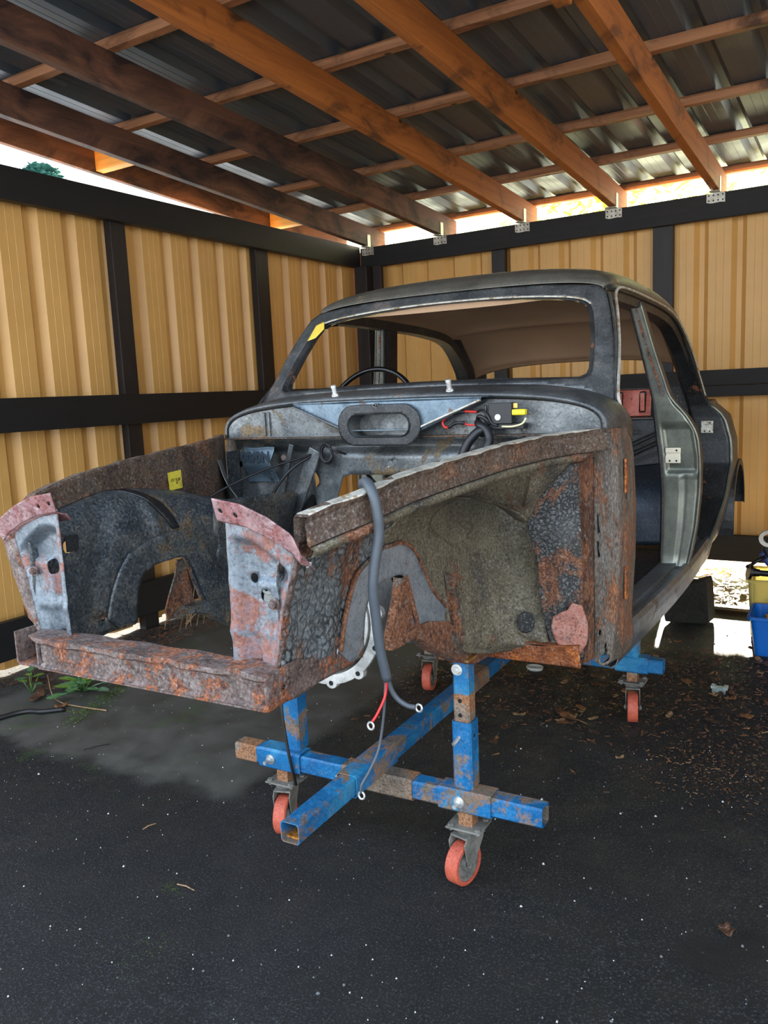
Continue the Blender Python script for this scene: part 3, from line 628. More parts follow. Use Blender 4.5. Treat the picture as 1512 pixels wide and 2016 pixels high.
# ---- wing rails and inner wings
RY = [1.235, 1.29, 1.35, 1.51, 1.63, 1.725, 1.9, 2.1, 2.2, 2.31]
RXi = [0.383, 0.417, 0.443, 0.464, 0.486, 0.502, 0.527, 0.575, 0.62, 0.69]
RZ = [1.250, 1.267, 1.279, 1.301, 1.312, 1.319, 1.331, 1.340, 1.344, 1.347]
CY = [1.2, 1.3, 1.52, 1.65, 1.75, 1.84, 1.98, 2.1, 2.33]; CZz = [1.19, 1.21, 1.243, 1.235, 1.22, 1.205, 1.17, 1.14, 1.085]
def xr(y): return interp(y, RY, RXi)
def zrail(y): return interp(y, RY, RZ)
LBY = [1.15, 1.50, 1.505, 1.72, 1.82, 2.0, 2.134, 2.3]; LBZ = [0.89, 0.888, 0.888, 0.868, 0.812, 0.72, 0.668, 0.66]
def legx(y): return 0.355+0*y
for side, sn in ((1, 'right'), (-1, 'left')):
    mir = side < 0
    # section (y, v): v = z below 1.10, above that a quarter round out to the rail
    def wing(y, v, inset=0.0):
        zt = interp(y, CY, CZz); x1 = xr(y)-0.004; zb0 = np.minimum(1.10, zt-0.05)
        a = np.clip((v-1.10)/0.20, 0, 1)
        x = 0.355+(x1-0.355)*(1-np.cos(a*np.pi/2)); z = np.where(v < 1.10, np.minimum(v, zb0+(v-1.10)*0), zb0+(zt-zb0)*np.sin(a*np.pi/2))
        z = np.where(v < 1.10, 0.888+(v-0.888)*(zb0-0.888)/(1.10-0.888), z); z = np.where((v < 0.888), v, z)
        x = x+0.012*np.exp(-((y-1.37-(v-1.0)*0.35)/0.035)**2)*(v < 1.25)*(v > 0.93)          # diagonal swage
        x = x-0.02*sstep(1.15, 1.0, v)*sstep(1.25, 1.4, y)*sstep(1.75, 1.6, y)*0
        x = x-0.012*np.exp(-((y-1.61)/0.018)**2)*sstep(1.05, 1.15, v)
        return np.stack([x, y+0*v, z], 1)
    out = [(1.205, 0.90), (1.32, 0.895), (1.495, 0.895), (1.502, 1.0), (1.515, 1.03), (1.56, 1.042), (1.60, 1.05), (1.68, 1.05), (1.722, 1.02), (1.735, 0.95), (1.80, 0.84), (2.0, 0.73), (2.05, 0.72)]+([(2.05, 1.30)] if mir else [(2.05, 1.03), (1.93, 1.08), (1.84, 1.14), (1.80, 1.30)])+[(1.205, 1.30)]
    hol = [circ(1.29, 0.925, 0.008), circ(1.40, 0.93, 0.01), circ(1.463, 0.918, 0.011), circ(1.472, 0.985, 0.009), circ(1.31, 1.14, 0.012, 0.02)]
    sheet('inner_wing', rag(out, 0.0025, 0.02, 3), hol, wing, M_['wingin'] if mir else M_['wingout'], car, 0.011, 0.003, mir)
    if not mir:
        def wingr(y, v): return wing(y, v)+np.array([0.0035, 0, 0])
        sheet('inner_wing_rear', rag([(1.60, 1.125), (1.68, 1.12), (1.76, 1.07), (1.82, 1.00), (1.88, 0.93), (1.97, 0.86), (2.055, 0.80), (2.055, 1.03), (1.935, 1.085), (1.845, 1.145), (1.79, 1.30), (1.70, 1.30), (1.66, 1.20)], 0.004, 0.03, 21), [], wingr, M_['seal'], car, 0.011, 0.003)
    # stiffening engine mount plate over the cut-out
    def wing2(y, v): return wing(y, v)+np.array([0.010, 0, 0])
    mp = [(1.44, 0.893), (1.40, 0.93), (1.42, 0.99), (1.452, 1.045), (1.49, 1.085), (1.56, 1.105), (1.63, 1.115), (1.71, 1.110), (1.775, 1.068), (1.85, 0.965), (1.94, 0.89), (2.04, 0.81), (2.04, 0.72), (1.93, 0.765), (1.80, 0.835), (1.755, 0.92), (1.728, 0.99), (1.71, 1.028), (1.66, 1.04), (1.575, 1.036), (1.535, 1.022), (1.512, 0.985), (1.500, 0.93), (1.497, 0.893)]
    def wing3(y, v):
        p = wing(y, v); p[:, 0] += (0.007 if not mir else -0.012); return p
    sheet('engine_mount_plate', rag(mp, 0.002, 0.02, 5), [], wing3, M_['mount'] if not mir else M_['wingin'], car, 0.010, 0.006, mir)
    m = MB()
    path = [(0.362, 1.735, 1.02), (0.372, 1.75, 0.97), (0.375, 1.765, 0.90), (0.372, 1.775, 0.852)]
    ol = np.array(densify(mp[1:18], 5)); q_ = wing3(ol[:, 0], ol[:, 1]); q_[:, 0] += (0.003 if not mir else 0.016)
    m = MB(); m.tube([(s__*float(a), float(b_), float(c_)) for a, b_, c_ in q_ for s__ in ((-1 if mir else 1),)], [0.0035+0.0015*noise.noise(Vector((i*0.4, 0, 0))) for i in range(len(q_))], 6); m.build('plate_seam', M_['xrust'], car)
    if mir:
        def wing4(y, v):
            p = wing(y, v); p[:, 0] -= 0.006; return p
        sheet('groove_band', [(1.665, 0.99+0.13), (1.69, 1.12), (1.668, 1.20), (1.60, 1.29), (1.565, 1.29), (1.62, 1.20)], [], wing4, M_['rubber'], car, 0.009, 0.005, True)  # dark band laid along the pressed groove
    # bent mounting tab hanging in the cut-out
    s_ = -1 if mir else 1
    rows = []
    for y0, y1, z in ((1.672, 1.712, 1.028), (1.660, 1.722, 0.985), (1.632, 1.732, 0.935), (1.612, 1.742, 0.895), (1.618, 1.748, 0.862)):
        rows.append([(s_*0.352, y0, z+0.004), (s_*0.364, y0+0.012, z), (s_*0.366, (y0+y1)/2, z-0.002), (s_*0.364, y1, z)])
    m.grid(rows); m.build('mounting_tab', M_['legrust'], car, solid=0.004)
    # chassis leg: box along the bottom
    m = MB(); rows = []
    for y, zb, h in ((1.70, 0.868, 0.02), (1.76, 0.848, 0.04), (1.82, 0.812, 0.07), (1.92, 0.755, 0.10), (2.02, 0.705, 0.11), (2.12, 0.668, 0.11), (2.22, 0.66, 0.10), (3.9, 0.655, 0.07)):
        rows.append([(s_*0.372, y, zb+0.006), (s_*0.372, y, zb+h), (s_*0.325, y, zb+h), (s_*0.325, y, zb+0.006), (s_*0.333, y, zb), (s_*0.362, y, zb)])
    m.grid(rows, True); m.f.append(tuple(range(6))); m.m.append(0); m.build('chassis_leg', M_['legrust'] if not mir else M_['wingin'], car, solid=0.002)
    # rail: top face, outer face, inner face
    yy = np.linspace(1.235, 2.31, 44); rows = []
    for y in yy:
        x, z = float(xr(y)), float(zrail(y)); zt = float(interp(y, CY, CZz)) if y < 2.05 or mir else z-0.08; jj = 0.0012*math.sin(y*70)+0.001*math.sin(y*31)
        w_ = 0.026
        rows.append([(s_*(x+w_+0.006), y, z-0.058), (s_*(x+w_+0.002), y, z-0.054), (s_*(x+w_), y, z-0.012), (s_*(x+w_+0.006), y, z+0.0+jj), (s_*(x+0.004), y, z+0.002+jj), (s_*x, y, z-0.004), (s_*(x-0.002), y, zt+0.002)])
    m = MB(); m.grid(rows); m.build('wing_rail', M_['rail'], car, solid=0.003)
    m = MB(); rows = []
    for y in yy[:-3]:
        x, z = float(xr(y)), float(zrail(y)); rows.append([(s_*(x+0.034), y, z-0.060), (s_*(x+0.042), y, z-0.064), (s_*(x+0.036), y, z-0.078), (s_*(x+0.020), y, z-0.084), (s_*(x-0.001), y, float(interp(y, CY, CZz))+0.001 if 1.75 < y < 2.05 else z-0.09 if y > 2.05 else min(z-0.09, float(interp(y, CY, CZz))+0.001))])
    m.grid(rows); m.build('rail_lower_flange', M_['seal'] if not mir else M_['rail'], car, solid=0.002, smooth=True)
    if not mir:
        m = MB(); rows = []
        for y in np.linspace(1.24, 2.28, 60):
            x, z = float(xr(y)), float(zrail(y)); j = 0.002*noise.noise(Vector((y*40, 0, 0)))
            rows.append([(x+0.001, y, z+0.0035), (x+0.028+j, y, z+0.003), (x+0.030+j, y, z-0.002)])
        m.grid(rows); m.build('rail_edge', M_['edge'], car, solid=0.0015)
# ---- right hand wheel arch pocket (and its mirror)
for side in (1, -1):
    mir = side < 0
    # overhanging panel from the rail down to the arch lip, wrapping to the post
    if not mir: net('arch_panel', [
        [(0.505, 1.62, 1.232), (0.530, 1.76, 1.240), (0.555, 1.93, 1.252), (0.608, 2.10, 1.262), (0.648, 2.20, 1.268)],
        [(0.450, 1.64, 1.222), (0.490, 1.77, 1.226), (0.528, 1.93, 1.228), (0.585, 2.09, 1.220), (0.618, 2.17, 1.235)],
        [(0.385, 1.68, 1.200), (0.435, 1.80, 1.212), (0.490, 1.94, 1.208), (0.552, 2.08, 1.172), (0.572, 2.14, 1.180)],
        [(0.362, 1.72, 1.172), (0.395, 1.84, 1.196), (0.452, 1.955, 1.192), (0.515, 2.085, 1.140), (0.530, 2.14, 1.100)]],
        M_['seal'] if not mir else M_['wingin'], car, 30, 24, 0.003, mir)
    if not mir:
        lipc = densify([(0.362, 1.74, 1.165), (0.378, 1.84, 1.194), (0.406, 1.90, 1.200), (0.442, 1.955, 1.196), (0.492, 2.06, 1.160), (0.524, 2.135, 1.108)], 8)
        m = MB(); m.grid([[(x-0.004, y, z+0.006) for x, y, z in lipc], [(x+0.010, y-0.006, z+0.001) for x, y, z in lipc], [(x+0.009, y-0.004, z-0.008) for x, y, z in lipc], [(x-0.012, y+0.012, z-0.010) for x, y, z in lipc], [(x-0.05, y+0.06, z-0.012) for x, y, z in lipc]])
        m.build('arch_lip', M_['seal'], car, solid=0.003, smooth=True)
    net('toe_panel', [
        [(0.352, 1.84, 1.175), (0.350, 2.08, 1.165), (0.358, 2.26, 1.150), (0.400, 2.325, 1.125), (0.505, 2.290, 1.095)],
        [(0.354, 1.84, 1.03), (0.358, 2.05, 1.02), (0.372, 2.20, 1.00), (0.430, 2.30, 0.985), (0.525, 2.270, 0.97)],
        [(0.356, 1.86, 0.94), (0.368, 2.00, 0.91), (0.394, 2.13, 0.88), (0.455, 2.22, 0.85), (0.545, 2.235, 0.83)],
        [(0.358, 1.90, 0.87), (0.374, 1.99, 0.82), (0.402, 2.09, 0.77), (0.465, 2.17, 0.745), (0.560, 2.215, 0.74)],
        [(0.358, 1.96, 0.78), (0.374, 2.02, 0.74), (0.405, 2.13, 0.705), (0.470, 2.22, 0.695), (0.575, 2.24, 0.69)]],
        M_['seal'] if not mir else M_['wingin'], car, 40, 40, 0.003, mir, disp=lambda u, v: np.stack([0*u, 0.014*sstep(0.03, 0.0, np.abs(v-0.22-0.66*u)-0.03)-0.03*np.exp(-((u-0.45)/0.25)**2-((v-0.7)/0.22)**2)-0.012*sstep(0.02, 0, np.abs(u-0.17)), 0*u], 1))
    net('flitch_panel', [
        [(0.605, 2.165, 1.275), (0.625, 2.195, 1.282), (0.645, 2.23, 1.288)],
        [(0.555, 2.150, 1.190), (0.600, 2.205, 1.190), (0.645, 2.245, 1.200)],
        [(0.512, 2.185, 1.095), (0.585, 2.220, 1.090), (0.648, 2.250, 1.090)],
        [(0.525, 2.225, 0.970), (0.595, 2.225, 0.960), (0.652, 2.250, 0.950)],
        [(0.545, 2.205, 0.830), (0.605, 2.215, 0.820), (0.655, 2.245, 0.810)],
        [(0.578, 2.215, 0.700), (0.620, 2.220, 0.690), (0.655, 2.245, 0.680)]],
        M_['crackle'] if not mir else M_['firewall'], car, 22, 50, 0.003, mir, disp=lambda u, v: np.stack([0*u, -0.010*np.sin(u*9+v*5)*u*(1-u)*2, 0*u], 1))
    s_ = side
    m = MB(); rows = []
    for k in range(17):                                                       # gusset strip standing in front of the toe panel
        t = k/16; z = 0.985-0.235*t; y = 1.935+0.03*t; rows.append([(s_*0.366, y, z), (s_*(0.384+0.004*math.sin(t*9)), y-0.004, z), (s_*0.387, y+0.03, z-0.002)])
    m.grid(rows); m.build('gusset', M_['legrust'], car, solid=0.003)
    # jacking cross member with torn upper flange
    def jack(u, v): return np.stack([s_*(0.345+0.31*u), 2.215-0.02*v+0*u, 0.664+0.058*v+0.012*sstep(0.55, 1.0, u)*v], 1)
    sheet('jacking_member', rag([(0, 0), (1.0, 0.0), (1.0, 1.0), (0, 1.0)], 0.01, 0.12, 9), [], jack, M_['orange'], car, (0.03, 0.1), 0.004)
    m = MB(); m.grid([[(s_*x, 2.19+0.02*math.sin(x*40)*0.3, 0.722+0.012*(x-0.35)/0.3), (s_*x, 2.28, 0.735)] for x in np.linspace(0.345, 0.655, 18)]); m.build('jacking_flange', M_['orange'], car, solid=0.003)
# welded repair patch, dark stain patch (right side only)
def patchf(u, v): return np.stack([0.572+0.105*u, 2.188+0.036*u-0.010*np.sin(u*3.1)*v, 0.695+0.17*v], 1)
sheet('repair_patch', rag([(0.52, 0.0), (0.70, 0.02), (0.95, 0.25), (0.98, 0.6), (0.85, 0.92), (0.6, 0.97), (0.5, 0.85), (0.12, 0.72), (0.05, 0.55), (0.2, 0.25)], 0.02, 0.15, 4), [], patchf, M_['patch'], car, 0.05, 0.004)
def plug(u, v): return np.stack([0.482+0.045*u, 2.168+0.026*u, 0.762+0.065*v+0*u], 1)
sheet('tar_patch', rag(circ(0.5, 0.5, 0.5, 0.5, 16), 0.03, 0.1, 2), [], plug, metal('tar', srgb(10, 10, 10), srgb(30, 30, 30), rust=0, scale=40, met=0, bmp=1.0), car, 0.06, 0.006)

# ---- hinge posts
PZ = [0.645, 0.75, 0.95, 1.10, 1.25, 1.34]
for side in (1, -1):
    s_ = side
    def postf(u, v):
        # u: 0 inner edge of front face .. 0.5 corner .. 1 rear edge at the door opening ; v: height
        z = 0.645+0.70*v; xo = interp(z, PZ, [0.712, 0.728, 0.740, 0.742, 0.735, 0.722]); xi = 0.662+0*z
        c = np.clip(u/0.5, 0, 1); d = np.clip((u-0.5)/0.5, 0, 1)
        x = xi+(xo-0.006-xi)*c+0.012*sstep(0, 0.35, d)*1.0; y = 2.345+0.012*c**3+(0.15)*d
        x = x+0.02*np.exp(-((z-0.68)/0.05)**2)*d*0.8
        z = z-0.012*np.sin(np.clip(u, 0, 0.5)*6)*(1-v)
        return np.stack([s_*x, y, z], 1)
    hl = [[(0.05, 0.64), (0.09, 0.65), (0.10, 0.60), (0.12, 0.57), (0.07, 0.565), (0.06, 0.60)], [(0.05, 0.53), (0.10, 0.53), (0.09, 0.50), (0.13, 0.47), (0.08, 0.462), (0.06, 0.50)],
          [(0.12, 0.155), (0.16, 0.15), (0.15, 0.125), (0.10, 0.13)], [(0.28, 0.10), (0.33, 0.095), (0.31, 0.075), (0.36, 0.07), (0.34, 0.05), (0.44, 0.035), (0.45, 0.015), (0.20, 0.012), (0.16, 0.03), (0.24, 0.05), (0.30, 0.06), (0.27, 0.085)],
          [(0.62, 0.835), (0.66, 0.835), (0.66, 0.80), (0.62, 0.80)], [(0.62, 0.735), (0.66, 0.735), (0.66, 0.70), (0.62, 0.70)], [(0.78, 0.835), (0.82, 0.835), (0.82, 0.80), (0.78, 0.80)], [(0.78, 0.735), (0.82, 0.735), (0.82, 0.70), (0.78, 0.70)]]
    hp = sheet('hinge_post', rag(SQ, 0.004, 0.05, 8), hl, postf, M_['hinge_post'], car, (0.025, 0.008), 0.003)
    m = MB(); rows = []
    for k in range(46):                                                       # rusty seam flange standing forward beside the post
        t = k/45; z = 0.655+0.635*t; j = 0.004*noise.noise(Vector((t*14, side, 0))); rows.append([(s_*(0.660), 2.350, z), (s_*(0.656+j), 2.325, z), (s_*(0.651+j), 2.300, z), (s_*(0.645+j), 2.300, z), (s_*(0.642), 2.262, z)])
    m.grid(rows); m.build('seam_flange', metal('seam_rust', srgb(96, 58, 34), srgb(76, 50, 36), srgb(52, 44, 38), rust=0.5, scale=8, met=0, bmp=0.8, rs=8, streak=(1, 1, 0.5)) if side > 0 else M_['wingin'], car, solid=0.004)
    for z0, z1 in ((1.155, 1.255), (0.835, 0.935)):
        m = MB(); m.box((0.742, 2.378, z0), (0.748, 2.408, z1)) if side > 0 else m.box((-0.748, 2.378, z0), (-0.742, 2.408, z1)); m.build('hinge_pad', M_['orange'], car, bevel=0.002)
    m = MB(); m.box((s_*0.66, 2.40, 0.66), (s_*0.725, 2.49, 1.30)); m.build('post_inner_box', M_['jamb'], car)
# ---- front cross member
def xm(u, v):
    # v 0..1 bottom lip, 1..2 face, 2..3 top flange
    x = -0.360+0.720*u; w = 0.004*np.sin(u*23)+0.003*np.sin(u*51)
    y = np.where(v < 1, 1.150-0.0*v, np.where(v < 2, 1.158, 1.158+(v-2)*0.062)); y = np.where(v < 0.5, 1.145, y); y = np.where(v < 0.25, 1.19, y); y = np.where((v > 1.9) & (v < 2.3), 1.150+w, y)
    z = np.where(v < 1, 0.888+0.006*v, np.where(v < 2, 0.894+(v-1)*0.060, 0.957+0.0015*np.sin(u*30)))
    return np.stack([x, y, z], 1)
sheet('front_crossmember', [(0.10, 0), (1, 0), (1, 3), (0.0, 3), (0.06, 2.0), (0.10, 1.9)], [], xm, M_['xrust'], car, (0.012, 0.125), 0.004, smooth=False)
m = MB()
m.box((-0.366, 1.147, 0.893), (-0.361, 1.235, 0.968)); m.box((-0.361, 1.147, 0.889), (-0.28, 1.232, 0.895)); m.box((-0.298, 1.150, 0.893), (-0.293, 1.23, 0.955)); m.box((-0.30, 1.215, 0.893), (-0.26, 1.22, 0.95))
m.build('crossmember_end_box', M_['xrust'], car, bevel=0.001)
for s_ in (1, -1):
    def lbp(y, z): return np.stack([s_*(0.3595+0*y), y, z], 1)
    sheet('leg_bottom_plate', rag([(1.146 if s_ > 0 else 1.24, 0.888), (1.497, 0.887), (1.499, 0.955), (1.40, 0.962), (1.30, 0.948), (1.25, 0.962), (1.146 if s_ > 0 else 1.24, 0.958)], 0.003, 0.02, 12), [circ(1.20, 0.92, 0.006), circ(1.40, 0.93, 0.01), circ(1.463, 0.918, 0.011)], lbp, M_['xrust'] if s_ > 0 else M_['wingin'], car, 0.008, 0.004)
m = MB(); m.grid([[(x, 1.160, 0.952), (x, 1.162, 0.893)] for x in np.linspace(-0.27, 0.352, 12)]); m.build('crossmember_web', M_['xrust'], car, solid=0.003)
# ---- end plates beside the radiator opening
for side in (1, -1):
    s_ = side; mir = side < 0
    def pl(x, z):
        d = 0.026*np.clip(np.minimum.reduce([(x-0.247)/0.020-0.3, (1.215-z-1.1*np.maximum(0, x-0.30)**1.2)/0.022-0.2, 1+0*x]), 0, 1)       # dished inside a raised inner and upper border
        d = d-0.014*sstep(0.295, 0.303, x)*sstep(1.130, 1.122, z)-0.004*sstep(0.02, 0, np.abs(z-1.02))
        d = d*np.clip((interp(z, [0.955, 1.0, 1.08, 1.14, 1.175, 1.21], [0.343, 0.356, 0.372, 0.392, 0.402, 0.398])-0.004-x)/0.018, 0, 1)
        return np.stack([s_*x, 1.203+d+0.03*sstep(0.33, 0.40, x)*0+0*z, z], 1)
    o_ = [(0.238, 0.955), (0.343, 0.955), (0.356, 1.00), (0.372, 1.08), (0.392, 1.14), (0.402, 1.175), (0.398, 1.205), (0.36, 1.228), (0.31, 1.243), (0.243, 1.25)]
    ho = [circ(0.285, 1.125, 0.010), circ(0.322, 1.095, 0.0135)] if side > 0 else [circ(0.300, 1.11, 0.012, 0.018)]
    sheet('front_end_plate', rag(o_, 0.0015, 0.02, 6), ho, pl, M_['endplate'], car, 0.0055, 0.0025)
    # curved top flange with two bolt holes
    def fl(x, v):
        zc = interp(x, [0.232, 0.30, 0.36, 0.41, 0.44], [1.272, 1.262, 1.240, 1.212, 1.180]); return np.stack([s_*x, 1.192-0.012*v+0*x, zc+0.017-0.045*(1-v)], 1)
    sheet('top_flange', [(0.232, 0), (0.425, 0.05), (0.432, 0.5), (0.418, 1), (0.232, 1)], [circ(0.247, 0.5, 0.0055, 0.12, 14), circ(0.283, 0.45, 0.0055, 0.12, 14)], fl, M_['pinkrust'], car, (0.004, 0.09), 0.003)
    m = MB(); rows = []
    for x in np.linspace(0.236, 0.425, 26):
        zc = float(interp(x, [0.232, 0.30, 0.36, 0.41, 0.44], [1.272, 1.262, 1.240, 1.212, 1.180]))
        rows.append([(s_*x, 1.192, zc-0.026), (s_*x, 1.205, zc-0.032), (s_*x, 1.222, zc-0.036), (s_*x, 1.232, zc-0.05)])
    m.grid(rows); m.build('flange_fold', M_['pinkrust'], car, solid=0.003, smooth=True)
    # rust eaten return from plate to inner wing
    m = MB(); rows = []
    for k in range(26):
        t = k/25; z = 0.955+0.25*t; x = float(interp(z, [0.955, 1.0, 1.08, 1.14, 1.175, 1.21], [0.343, 0.356, 0.372, 0.392, 0.402, 0.398])); j = 0.003*noise.noise(Vector((t*20, 0, side)))
        e = float(interp(t, [0, .1, .5, 1], [0.0, 0.03, 0.055, 0.055])) if mir else 0.0
        rows.append([(s_*x, 1.203, z), (s_*(x+0.004+j), 1.198, z+j), (s_*(x+0.006+j*2+e*0.7), 1.203, z), (s_*(x+0.004+j*2+e), 1.215, z)])
    m.grid(rows); m.build('rusted_return', M_['xrust'], car, solid=0.004)
    hb = hexbolt(car, (s_*0.352, 1.200 if side > 0 else 1.2, 1.085) if side > 0 else (s_*0.345, 1.205, 1.10), (0, -1, 0), 0.008, 0.012); hb.data.materials[0] = M_['xrust']
m = MB(); m.prism([(-0.348, 1.30, 1.165), (-0.348, 1.335, 1.165), (-0.348, 1.335, 1.125), (-0.348, 1.30, 1.125)], (0.004, 0, 0)); m.build('small_bracket', M_['jamb'], car)

def text_mesh(name, to, M, mat, parent):
    scn.collection.objects.link(to); bpy.context.view_layer.update(); dg = bpy.context.evaluated_depsgraph_get()
    me = bpy.data.meshes.new_from_object(to.evaluated_get(dg)); me.transform(M); cu = to.data; bpy.data.objects.remove(to); bpy.data.curves.remove(cu)
    me.name = name; o = bpy.data.objects.new(name, me); me.materials.clear(); me.materials.append(mat); scn.collection.objects.link(o); attach(o, parent); return o
# ---- bulkhead
def seZ(u, a, z0, b, n=3.4):
    """point on the arch, u=-1..1"""
    th = (1-u)*np.pi/2; c = np.cos(th); s = np.sin(th); return a*np.sign(c)*np.abs(c)**(2/n), z0+b*np.abs(s)**(2/n)
U = np.linspace(-1, 1, 97)
def arch(a, z0, b, yfn, n=3.4):
    x, z = seZ(U, a, z0, b, n); return [(float(p), float(yfn(p)), float(q)) for p, q in zip(x, z)]
F0 = arch(0.690, 1.335, 0.112, lambda x: 2.330+0*x)
F1 = arch(0.700, 1.335, 0.120, lambda x: 2.300+0.03*(x/0.7)**2)
F2 = arch(0.705, 1.335, 0.126, lambda x: 2.295+0.04*(x/0.7)**2)
G1 = arch(0.715, 1.330, 0.142, lambda x: 2.335+0.035*(x/0.7)**2)
G2 = arch(0.725, 1.325, 0.160, lambda x: 2.40+0.03*(x/0.7)**2)
G3 = arch(0.732, 1.315, 0.172, lambda x: 2.47+0.02*(x/0.7)**2)
G4 = arch(0.736, 1.300, 0.188, lambda x: 2.515+0.0*x)
m = MB(); m.grid([F0, F1, F2, G1, G2, G3, G4]); m.build('scuttle_panel', M_['steel'], car, smooth=True, solid=0.003)
m = MB(); x, z = seZ(U, 0.688, 1.335, 0.110)
m.grid([[(float(p), 2.338, 1.330) for p in x], [(float(p), 2.338, 1.330+(float(q)-1.330)*0.5) for p, q in zip(x, z)], [(float(p), 2.336, float(q)) for p, q in zip(x, z)]])
m.build('upper_bulkhead', M_['firewall'], car, solid=0.002)
m = MB()
for x0 in (-0.52, -0.50, 0.33):
    m = MB(); m.box((x0, 2.328, 1.34), (x0+0.008, 2.338, 1.425)); m.build('bulkhead_rib', M_['firewall'], car, bevel=0.003)
m = MB(); m.box((-0.69, 2.295, 1.331), (0.69, 2.345, 1.335)); m.build('bulkhead_seam', M_['rail'], car, bevel=0.001)
# V-shaped air box with oval duct ring
m = MB()
T = lambda x, z: (x, 2.262, z)
m.grid([[(-0.338, 2.277, 1.440), (-0.142, 2.268, 1.357), (0.142, 2.268, 1.357), (0.338, 2.277, 1.440)], [(-0.335, 2.336, 1.434), (-0.142, 2.336, 1.355), (0.142, 2.336, 1.355), (0.335, 2.336, 1.434)]])
def abx(x, z): return np.stack([x, 2.258+0.018*np.abs(x)/0.34+0*z, z], 1)
sheet('air_box_front', [(-0.343, 1.449), (-0.343, 1.440), (-0.142, 1.352), (0.142, 1.352), (0.343, 1.440), (0.343, 1.449)], [rrect(-0.125, 1.330, 0.125, 1.418, 0.04, 8)], abx, M_['bluesteel'], car, 0.008, 0.003)
m.grid([[(-0.345, 2.275, 1.450), (-0.12, 2.255, 1.452), (0.12, 2.255, 1.452), (0.345, 2.275, 1.450)], [(-0.36, 2.335, 1.452), (-0.12, 2.33, 1.454), (0.12, 2.33, 1.454), (0.36, 2.335, 1.452)]])
m.build('air_box', M_['bluesteel'], car, solid=0.003)
for s_ in (1, -1):
    m = MB(); m.beam((s_*0.342, 2.270, 1.441), (s_*0.138, 2.258, 1.362), 0.006, 0.018, up=(0, 1, 0)); m.build('air_box_flange', M_['edge'] if s_ > 0 else M_['steel'], car, bevel=0.002)
oy = 2.250
ov = rrect(-0.150, 1.308, 0.150, 1.440, 0.06, 8); oi = rrect(-0.112, 1.337, 0.112, 1.408, 0.034, 8)
def ovf(x, z): return np.stack([x, oy-0.006*sstep(0.02, 0.0, np.abs(np.abs(z-1.374)-0.05))*0+0*x, z], 1)
sheet('duct_ring', ov, [oi], ovf, M_['jamb'], car, 0.006, 0.006)
m = MB(); n = len(oi); m.grid([[(x, oy-0.010, z) for x, z in oi]+[(oi[0][0], oy-0.010, oi[0][1])], [(x, oy, z) for x, z in oi]+[(oi[0][0], oy, oi[0][1])], [(x*0.98, oy+0.075, 1.374+(z-1.374)*0.95) for x, z in oi]+[(oi[0][0]*0.98, oy+0.075, 1.374+(oi[0][1]-1.374)*0.95)]])
m.add([(x*0.99, oy+0.07, z) for x, z in oi], [tuple(range(n))]); m.build('duct_throat', M_['firewall'], car, smooth=False)
hexbolt(car, (-0.005, 2.248, 1.437), (0, -1, 0), 0.006, 0.010).data.materials[0] = M_['steel']
# ---- lower bulkhead
def lb(x, z):
    t = (1.330-z); y = 2.345+0.02*sstep(0.0, 0.03, t)+0.10*np.clip(t-0.06, 0, 1)*0.5
    # raised tunnel / gearbox surround and the battery shelf recess on the right
    c = sstep(-0.30, -0.16, x)*sstep(0.36, 0.22, x)*sstep(0.03, 0.06, t)
    y = y-0.035*c
    y = y+0.07*sstep(0.24, 0.30, x)*sstep(0.035, 0.07, t)
    y = y+0.05*sstep(-0.33, -0.38, x)*sstep(-0.60, -0.52, x)*sstep(0.03, 0.05, t)
    return np.stack([x, y, z], 1)
sheet('lower_bulkhead', [(-0.69, 1.330), (-0.69, 0.72), (-0.44, 0.72), (-0.20, 1.195), (-0.16, 1.205), (0.10, 1.205), (0.15, 1.19), (0.34, 0.72), (0.66, 0.72), (0.69, 1.330)], [circ(-0.345, 1.185, 0.024, 0.035, 18, 0.5), circ(-0.665, 1.235, 0.016, 0.01, 14, 0.5), circ(0.0, 1.255, 0.004)], lb, M_['firewall'], car, 0.012, 0.003)
# brake pedal recess box on the left with old paint-pen letters
def tray(u, v): return np.stack([-0.640+0.155*u+0.012*v, 2.330+0.010*np.cos(v*7)+0.02*v, 1.300-0.13*v], 1)
sheet('pedal_box_panel', rag([(0.08, 0), (1, 0), (0.86, 0.45), (0.92, 1), (0, 1)], 0.01, 0.2, 2), [circ(0.72, 0.95, 0.05, 0.07), circ(0.8, 0.7, 0.02, 0.03)], tray, M_['bluesteel'], car, 0.03, 0.003)
m = MB(); m.cyl((-0.445, 2.352, 1.262), (-0.445, 2.336, 1.262), 0.011, 16); m.build('rubber_grommet', M_['xrust'], car)
m = MB(); m.beam((-0.40, 2.33, 1.31), (-0.485, 2.34, 1.06), 0.02, 0.012, up=(0, 1, 0)); m.beam((-0.30, 2.33, 1.29), (-0.42, 2.33, 1.04), 0.05, 0.012, up=(0, 1, 0)); m.build('bulkhead_brace', M_['firewall'], car, bevel=0.003)
txt = bpy.data.curves.new('pen_marks', 'FONT'); txt.body = '00/0N'; txt.size = 0.052; txt.extrude = 0.0003; to = bpy.data.objects.new('pen_marks', txt)
txt.offset = 0.0025
text_mesh('pen_marks', to, Matrix.Translation((-0.628, 2.322, 1.248))@Matrix.Rotation(math.radians(90), 4, 'X'), plain('faded_pen', srgb(44, 54, 62), 0.5), car)
